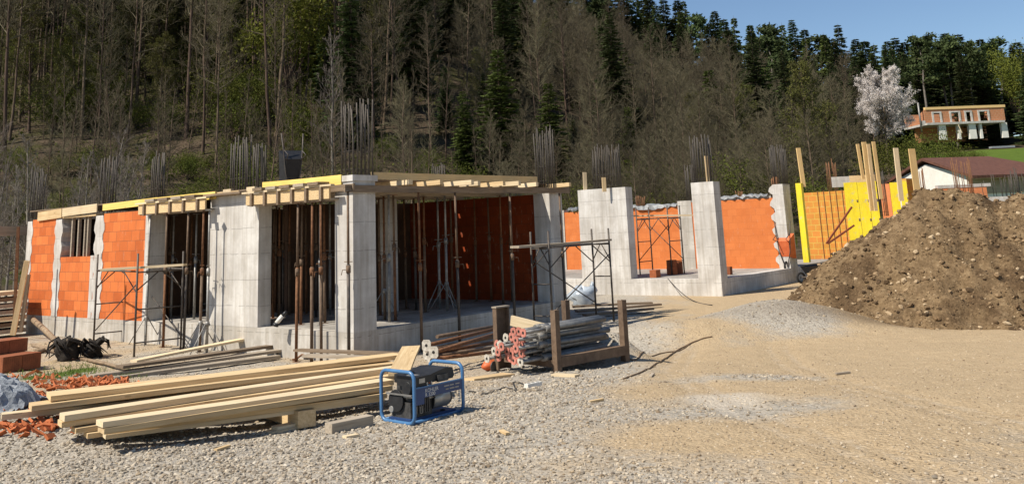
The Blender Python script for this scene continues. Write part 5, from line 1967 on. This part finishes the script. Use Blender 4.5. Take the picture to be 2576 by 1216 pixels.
def pine(name, h, seed):
    """tall pine with a long bare trunk and a loose flat-topped crown"""
    rr = np.random.default_rng(seed)
    o = thing(name, 'x', 'tree')
    tb = TubeBuf()
    wob = rr.normal(0, .12, (6, 2))
    tp = [np.array([wob[i, 0] * i * .5, wob[i, 1] * i * .5, h * i / 5 - (.3 if i == 0 else 0)]) for i in range(6)]
    tb.add(tp, [.24, .2, .17, .13, .08, .03], 8)
    cl, cb = [], TubeBuf()
    for k in range(30):
        f = .58 + .41 * (k + rr.random()) / 30
        i = min(int(f * 5), 4)
        b = tp[i] + (tp[i + 1] - tp[i]) * (f * 5 - i)
        a = rr.uniform(0, 6.28)
        L = h * .17 * (1.2 - f) * 1.9 * rr.uniform(.5, 1.1)
        e_ = b + np.array([math.cos(a) * L, math.sin(a) * L, L * rr.uniform(-.1, .35)])
        cb.add([b, (b + e_) / 2 + np.array([0, 0, .1]), e_], [.045, .03, .012], 3)
        for j in range(3):
            c_ = b + (e_ - b) * (.55 + .22 * j)
            cl.append(c_ + rr.normal(0, 1, (34, 3)) * np.array([.42, .42, .2]))
    tb.build('trunk', M['bark_pale'], o)
    cb.build('limbs', M['bark_tall'], o)
    v, f = leaf_quads(np.concatenate(cl), .24, rr)
    np_mesh('crown', v, f, M['needle'], o)
    return o


def shrub(name, rad, hgt, n, seed, mat, size, stems=9, cat='shrub', trunk=0.0, holes=6):
    rr = np.random.default_rng(seed)
    o = thing(name, 'x', cat)
    tb = TubeBuf()
    cl = []
    for k in range(stems):
        a = rr.uniform(0, 6.28)
        L = rad * rr.uniform(.3, .85)
        e_ = np.array([math.cos(a) * L, math.sin(a) * L, trunk + (hgt - trunk) * rr.uniform(.45, .95)])
        m_ = e_ * .5 + np.array([0, 0, .12 * hgt])
        tb.add([np.array([0, 0, -.1]), np.array([0, 0, trunk * .8]), m_, e_], [.02 + .012 * hgt, .016 + .01 * hgt, .02, .008], 4)
        for j in range(4):
            c_ = m_ + (e_ - m_) * (j + .6) / 3.2 + rr.normal(0, .12 * rad, 3)
            nn = int(n / stems / 4)
            d = rr.normal(size=(nn, 3)) * rad * .22
            d[:, 2] *= .75
            cl.append(c_ + d)
    P_ = np.concatenate(cl)
    P_[:, 2] = np.maximum(P_[:, 2], .05)
    tb.build('stems', M['bark_tall'], o)
    v, f = leaf_quads(P_, size, rr)
    np_mesh('foliage', v, f, M[mat], o)
    return o


TALL = [bare_tree('bare_tree', 21 + 1.5 * k, .12 + .018 * (k % 3), .34 + .05 * (k % 3), 100 + k, .20, 40, 6, ('bark_tall', 'twig_brown'), 1.0, .05, .018) for k in range(5)]
BUSHY = [bare_tree('twiggy_tree', 13 + 1.3 * k, .13, .12, 200 + k, .34, 46, 8, ('bark_tall', 'twig_brown'), .7, .04, .02) for k in range(4)]
PALE = [bare_tree('sapling', 8 + k, .07, .18, 300 + k, .22, 30, 5, ('bark_pale', 'twig_pale'), 1.2, .09, .010) for k in range(3)]
CONI = [conifer('spruce_tree', 18 + 2 * k, 3.3 + .3 * k, 400 + k, 'needle', .05 + .05 * (k % 3), .04) for k in range(4)]
CONL = [conifer('spruce_tree', 13 + 2 * k, 3.2 + .2 * k, 450 + k, 'needle_olive', .03, .02) for k in range(2)]
PINE = [pine('pine_tree', 17 + k, 500 + k) for k in range(2)]
SPR = [shrub('leafy_tree', 3.6, 11, 5200, 600, 'leaf_spring', .14, 14, 'tree', 3.2), shrub('leafy_tree', 4.2, 15, 6500, 601, 'leaf_spring', .15, 16, 'tree', 4)]
SHR = [shrub('shrub', 2.0 + .3 * k, 2.6 + .5 * k, 3400, 620 + k, 'leaf_shrub', .075, 14) for k in range(3)]
BLO = bare_tree('blossom_tree', 12, .17, .40, 640, .50, 46, 8, ('bark_tall', 'twig_pale'), .35, .05, .02)
_cr = next(c_ for c_ in kids(BLO) if c_.name.startswith('crown'))
_cv = np.empty(len(_cr.data.vertices) * 3, np.float32)
_cr.data.vertices.foreach_get('co', _cv)
_cv = _cv.reshape(-1, 3)
_cv = _cv[np.linalg.norm(_cv[:, :2], axis=1) > .8]
_pk = _cv[rng.integers(0, len(_cv), 60000)] + rng.normal(0, .09, (60000, 3))
_v, _f = leaf_quads(_pk, .062, rng)
np_mesh('blossom', _v, _f, M['blossom'], BLO)
TREES = {id(p_): [(c_, kids(c_)) for c_ in kids(p_)] for L_ in (TALL, BUSHY, PALE, CONI, CONL, PINE, SPR, SHR, [BLO]) for p_ in L_}
NAT = {id(p_): max(v_.co.z for c_ in kids(p_) for v_ in c_.data.vertices) for L_ in (TALL, BUSHY, PALE, CONI, CONL, PINE, SPR, SHR, [BLO]) for p_ in L_}
used = set()
hero_xy = []
SKX = [0, 1500, 1640, 1690, 1745, 1778, 1873, 1939, 2022, 2097, 2250, 2330, 2575, 3500]
SKY = [-3000, -400, -5, 5, 12, 48, 66, 80, 78, 105, 118, 112, 112, 112]


def to_px(P_):
    q = np.asarray(P_, float) - CAM
    z = q @ fw
    return PX + F * (q @ xi) / z, PY - F * (q @ yi) / z


def plant(proto, x, y, sc, label, group=None, rz=None, sink=.1, tilt=None):
    z = float(gz(x, y)) - sink
    rz = random.uniform(0, 6.28) if rz is None else rz
    tl_ = tilt or (random.uniform(-.03, .03), random.uniform(-.03, .03))
    if id(proto) in used:
        o_ = dup(proto, tree=TREES[id(proto)])
    else:
        used.add(id(proto))
        o_ = proto
    o_.location = (x, y, z)
    o_.rotation_euler = (tl_[0], tl_[1], rz)
    o_.scale = (sc, sc, sc)
    o_['label'] = label
    if group:
        o_['group'] = group
    elif 'group' in o_.keys():
        del o_['group']
    return o_


def hero(proto, px, d, h, label, group=None, wide=None, **kw):
    """a tree standing in the photo's column px at distance d, h metres tall"""
    x = float(at_y(px, 300, d)[0])
    hero_xy.append((x, d))
    o_ = plant(proto, x, d, h / NAT[id(proto)], label, group, **kw)
    if wide:
        o_.scale = (wide, wide, h / NAT[id(proto)])
    return o_


def top_h(px, py, d):
    p_ = at_y(px, py, d)
    return float(p_[2] - gz(p_[0], p_[1])) + .1


for (pr, px, py, d, lab) in ((CONI[0], 888, -60, 78, 'huge dark spruce rising out of the picture over the corner column'), (CONI[1], 828, -20, 90, 'dark spruce just left of the huge spruce'),
                             (CONI[2], 985, 20, 92, 'dark spruce just right of the huge spruce behind a bare tree'), (CONI[2], 1120, 165, 84, 'black green spruce behind the bare trees in mid slope'),
                             (CONL[0], 1255, 118, 78, 'tall olive green spruce over the open bay'), (CONL[1], 1172, 225, 75, 'short olive spruce left of the tall olive one'),
                             (CONL[0], 1378, 205, 78, 'narrow spruce above the right end column'), (CONI[3], 1310, 250, 86, 'dark spruce filling the gap behind the olive ones'), (CONI[1], 1215, 185, 88, 'dark spruce between the two olive spruces'),
                             (CONI[0], 1440, 300, 80, 'dark spruce right of the right end column'), (CONL[1], 1575, 265, 82, 'green spruce behind the broad column of the second shell'),
                             (CONL[1], 1930, 165, 105, 'mid green spruce on the right part of the slope below the ridge'), (CONL[0], 2050, 210, 100, 'narrow green spruce left of the white blossoming tree'),
                             (CONI[3], 1845, 175, 120, 'broad dark spruce high on the right part of the slope'), (CONI[2], 1640, 330, 78, 'small dark spruce behind the gap of the second shell')):
    hero(pr, px, d, top_h(px, py, d), lab)
for k, (px, py, d) in enumerate(((1455, -45, 205), (1490, -50, 200), (1520, -40, 208), (1560, -36, 196), (1600, -30, 206), (1638, -20, 204), (1545, -30, 205), (1580, -20, 200), (1620, -10, 200), (1655, -12, 195), (1683, -6, 200), (1715, 6, 198), (1745, 2, 200), (1778, 34, 195), (1815, 28, 200), (1845, 52, 192), (1873, 47, 190), (1905, 66, 186), (1939, 60, 184),
                                 (1966, 74, 186), (1993, 55, 190), (2022, 50, 182), (2055, 72, 185), (2075, 84, 182), (2097, 85, 178), (2134, 62, 180), (2171, 98, 176), (2196, 98, 172), (2222, 106, 170), (2246, 102, 168), (2279, 92, 166), (2299, 104, 166), (2325, 82, 160), (2362, 82, 158), (2399, 82, 158), (2436, 84, 160),
                                 (2465, 95, 158), (2502, 92, 160), (2531, 90, 158), (2590, 105, 160), (1730, 30, 178), (1800, 62, 176), (1860, 76, 172), (1950, 92, 168), (2040, 92, 166), (2115, 104, 162))):
    hero((CONI + PINE[:1])[(k * 3) % 5] if k % 4 else CONL[k % 2], px, d, top_h(px, py, d), 'evergreen standing against the blue sky along the ridge', 'ridge evergreens', wide=1.15 + .15 * (k % 4))
for k, (px, py, d) in enumerate(((2333, 82, 132), (2400, 85, 134), (2385, 95, 136), (2455, 98, 133))):
    hero(PINE[k % 2], px, d, top_h(px, py, d), ('bare stemmed pine directly behind the hill house, leftmost', 'bare stemmed pine directly behind the hill house, in the middle', 'thin pine half hidden behind the hill house', 'pine behind the right half of the hill house')[k], 'pines behind the hill house')
hero(BLO, 2218, 92, top_h(2200, 158, 92), 'white blossoming tree on the slope left of the hill house', rz=.4, wide=.72, tilt=(0, .05))
hero(SHR[1], 2185, 86, 4.6, 'olive bush at the foot of the white blossoming tree, left one')
hero(SHR[2], 2258, 84, 5.0, 'olive bush at the foot of the white blossoming tree, right one')
hero(SPR[1], 2560, 136, top_h(2545, 98, 136), 'fresh yellow green tree at the right edge beside the hill house', wide=.75)
hero(SPR[0], 720, 84, top_h(710, -60, 84), 'yellow green leafy tree at the top edge left of the huge spruce')
hero(SHR[2], 2330, 88, 5.5, 'big dark green bush below the hill house')
hero(SHR[0], 2392, 100, 3.0, 'small bush at the meadow edge below the hill house')
hero(SHR[0], 2440, 104, 1.8, 'small dark bush alone on the meadow below the hill house')
hero(SHR[2], 675, 44, 4.6, 'yellow green bush behind the deck left of the corner column')
hero(SHR[1], 390, 44, 4.0, 'green bush behind the second doorway roof edge')
hero(SHR[0], 455, 46, 3.4, 'smaller green bush right behind the pale edge boards')
hero(SHR[1], 1390, 50, 3.2, 'green bush just right of the right end column of the deck')
for k, (pr, px, d, py, lab) in enumerate(((TALL[2], 545, 68, -40, 'slender bent bare tree leaning right over the deck'), (TALL[1], 1083, 74, 10, 'slim straight bare tree right of the big rebar bundle'), (BUSHY[1], 1014, 70, 190, 'small twiggy bare tree beside the big rebar bundle'),
                                          (BUSHY[0], 940, 76, 20, 'bare tree with long side limbs against the huge spruce'), (PALE[1], 838, 66, 60, 'thin pale trunk just left of the big rebar bundle'), (BUSHY[2], 1225, 92, 60, 'twiggy bare tree between the spruces'),
                                          (TALL[3], 700, 70, -80, 'leaning tall bare tree behind the yellow edge board'), (TALL[0], 250, 76, -90, 'tall bare tree in the front row of the left wood with a bent foot'))):
    hero(pr, px, d, top_h(px, py, d), lab)
for k in range(26):
    px = -40 + k * 15 + random.uniform(-8, 8)
    hero(PALE[k % 3], px, 32 + (k * 37 % 9), random.uniform(4.6, 7.2), 'pale thin sapling with grey twigs behind the left end of the shell', 'pale saplings at the left', tilt=(random.uniform(-.08, .08), random.uniform(.0, .16)))


# the wood
def fill(protos, n, u0, u1, d0, d1, smin, smax, label, group, gap, ok=None, lim=True):
    cnt, tries = 0, 0
    while cnt < n and tries < n * 40:
        tries += 1
        y = math.sqrt(random.uniform(d0 * d0, d1 * d1))
        u = random.uniform(u0, u1)
        x = u * y
        if ok and not ok(u, y):
            continue
        if u > .40 and y < 128 or u > .36 and y < 98:
            continue
        if any((x - a) ** 2 + (y - b) ** 2 < gap * gap for a, b in hero_xy):
            continue
        pr = random.choice(protos)
        sc = random.uniform(smin, smax)
        if lim:
            px, py = to_px((x, y, float(gz(x, y)) + NAT[id(pr)] * sc))
            room = np.interp(px, SKX, SKY) + random.uniform(0, 26) - py
            if room > 0:
                sc -= room * y / F / NAT[id(pr)]
                if sc < smin * .6:
                    continue
        hero_xy.append((x, y))
        plant(pr, x, y, sc, label, group)
        cnt += 1
    return cnt


front = lambda u: float(np.interp(u, [-.7, -.3, -.17, -.12, -.09, .06, .09, .2, .45], [74, 72, 76, 76, 94, 92, 72, 70, 62]))
BUD = []
for k in range(2):
    b_ = bare_tree('budding_tree', 12 + 2 * k, .12, .14, 720 + k, .32, 42, 7, ('bark_tall', 'twig_brown'), .7, .04, .018)
    cr_ = next(c_ for c_ in kids(b_) if c_.name.startswith('crown'))
    cv_ = np.empty(len(cr_.data.vertices) * 3, np.float32)
    cr_.data.vertices.foreach_get('co', cv_)
    cv_ = cv_.reshape(-1, 3)
    v_, f_ = leaf_quads(cv_[rng.integers(0, len(cv_), 9000)] + rng.normal(0, .12, (9000, 3)), .085, rng)
    np_mesh('buds', v_, f_, M['leaf_bud'], b_)
    BUD.append(b_)
    TREES[id(b_)] = [(c_, kids(c_)) for c_ in kids(b_)]
    NAT[id(b_)] = max(q_.co.z for c_ in kids(b_) for q_ in c_.data.vertices)
fill(BUD, 36, -.12, .40, 64, 170, .5, .95, 'tree with a first veil of olive green buds on the slope', 'budding trees on the slope', 2.6, lambda u, y: y > front(u))
fill(BUD, 22, -.64, -.14, 80, 125, .7, 1.1, 'olive green budding tree behind the trunks of the left wood', 'budding trees of the left wood', 2.2)
fill(TALL, 165, -.66, -.11, 70, 135, .8, 1.15, 'tall bare tree with a thin brown trunk in the left wood', 'tall bare trees of the left wood', 1.9, lambda u, y: y > front(u))
fill(CONI, 60, -.66, -.14, 96, 150, .8, 1.15, 'dark spruce deep in the left wood behind the bare trunks', 'spruces deep in the left wood', 2.5)
fill(SHR, 60, -.62, -.12, 78, 120, .8, 1.3, 'green undergrowth bush between the trunks of the left wood', 'undergrowth bushes', 1.6)
fill(BUSHY, 175, -.14, .41, 62, 205, .6, 1.0, 'grey brown bare tree with a dense twiggy crown on the slope', 'twiggy bare trees on the slope', 2.6, lambda u, y: y > front(u))
fill(CONI, 80, -.12, .40, 78, 205, .55, .95, 'dark spruce between bare trees on the slope', 'spruces on the slope', 3.0, lambda u, y: y > front(u) + 4)
fill(CONL, 20, -.08, .36, 76, 180, .5, .9, 'olive spruce between bare trees on the slope', 'olive spruces on the slope', 3, lambda u, y: y > front(u) + 4)
fill(TALL, 40, -.12, .25, 80, 190, .6, .8, 'tall bare tree on the middle slope', 'tall bare trees on the middle slope', 2.4)
fill(CONI, 46, .38, .66, 130, 165, .7, .95, 'dark spruce in the row behind the meadow', 'spruces behind the meadow', 2.4)
YOUNG = [bare_tree('young_tree', 7 + k, .045, .15, 700 + k, .22, 26, 5, ('bark_tall', 'twig_brown'), 1.1, .08, .010) for k in range(3)]
for p_ in YOUNG:
    TREES[id(p_)] = [(c_, kids(c_)) for c_ in kids(p_)]
    NAT[id(p_)] = max(v_.co.z for c_ in kids(p_) for v_ in c_.data.vertices)
fill(YOUNG, 110, -.66, -.02, 54, 90, .5, 1.1, 'young thin bare tree on the open leaf litter of the slope', 'young bare trees on the slope', 1.2)
fill(SHR, 46, -.64, -.05, 56, 76, .35, .8, 'low bush on the open leaf litter of the slope', 'low bushes on the open slope', 1.4)
fill(SHR, 26, -.05, .40, 56, 80, .6, 1.1, 'low green bush at the foot of the slope', 'bushes at the foot of the slope', 1.8)
fill(BUSHY, 90, -.03, .40, 56, 85, .3, .5, 'low bare brushwood tree at the foot of the slope', 'bare brushwood at the foot of the slope', 1.6)

# fallen branches and brushwood on the slope
n = 9000
yy = rng.uniform(50, 105, n)
uu_ = rng.uniform(-.66, .12, n)
xx = uu_ * yy
zz = gz(xx, yy)
a = rng.uniform(0, 6.28, n)
el = np.abs(rng.normal(0, .35, n)) * (rng.random(n) < .6)
L = rng.uniform(.3, 1.6, n)
dv = np.stack([np.cos(a) * np.cos(el), np.sin(a) * np.cos(el), np.sin(el) + .05], 1) * L[:, None]
p0_ = np.stack([xx, yy, zz + .02], 1)
wv = np.stack([-np.sin(a), np.cos(a), 0 * a], 1) * rng.uniform(.012, .04, (n, 1))
up_ = np.array([0, 0, 1]) * rng.uniform(.02, .07, (n, 1))
v_ = np.stack([p0_ - wv, p0_ + wv, p0_ + up_, p0_ + dv], 1)
f_ = np.concatenate([np.array([[0, 1, 3], [1, 2, 3], [2, 0, 3]]) + 4 * k for k in range(n)]) if False else (np.array([[0, 1, 3], [1, 2, 3], [2, 0, 3]])[None] + 4 * np.arange(n)[:, None, None]).reshape(-1, 3)
tag(np_mesh('brushwood', v_.reshape(-1, 3), f_, M['twig_brown']), 'fallen branches and dead brushwood lying on the wooded slope', None, kind='stuff')
n = 26000
yy = rng.uniform(50, 112, n)
uu_ = rng.uniform(-.66, .30, n)
k = rng.random(n) < np.clip(.25 + 1.3 * fbm(uu_ * yy / 7, yy / 7, 3, 88), 0, 1)
yy, xx = yy[k], (uu_ * yy)[k]
P_ = np.stack([xx, yy, gz(xx, yy) + rng.uniform(.02, .5, len(xx)) ** 1.5], 1)
v_, f_ = leaf_quads(P_, .16, rng)
tag(np_mesh('undergrowth', v_, f_, M['leaf_shrub']), 'low green ground cover growing in patches on the slope', None, kind='stuff')

# grass tufts by the brick stack
gpos = []
for (px, py, sx, sy) in ((120, 945, 50, 8), (210, 932, 35, 9), (330, 940, 20, 6)):
    for _ in range(420):
        gpos.append(gp(px + random.gauss(0, sx), py + random.gauss(0, sy)))
gpos = np.array(gpos)
a = rng.uniform(0, 6.28, len(gpos))
h_ = rng.uniform(.03, .10, len(gpos))
wv = np.stack([np.cos(a), np.sin(a), 0 * a], 1) * .006
tip = gpos + np.stack([rng.normal(0, .03, len(a)), rng.normal(0, .03, len(a)), h_], 1)
v_ = np.stack([gpos - wv, gpos + wv, tip], 1).reshape(-1, 3)
tag(np_mesh('grass', v_, np.arange(len(v_)).reshape(-1, 3), M['grass_blade']), 'short green grass beside the brick stack', None, kind='stuff')
for o_ in list(bpy.data.objects):
    if o_.type == 'EMPTY' and o_.get('label') == 'x':
        for c_ in kids(o_):
            bpy.data.objects.remove(c_)
        bpy.data.objects.remove(o_)
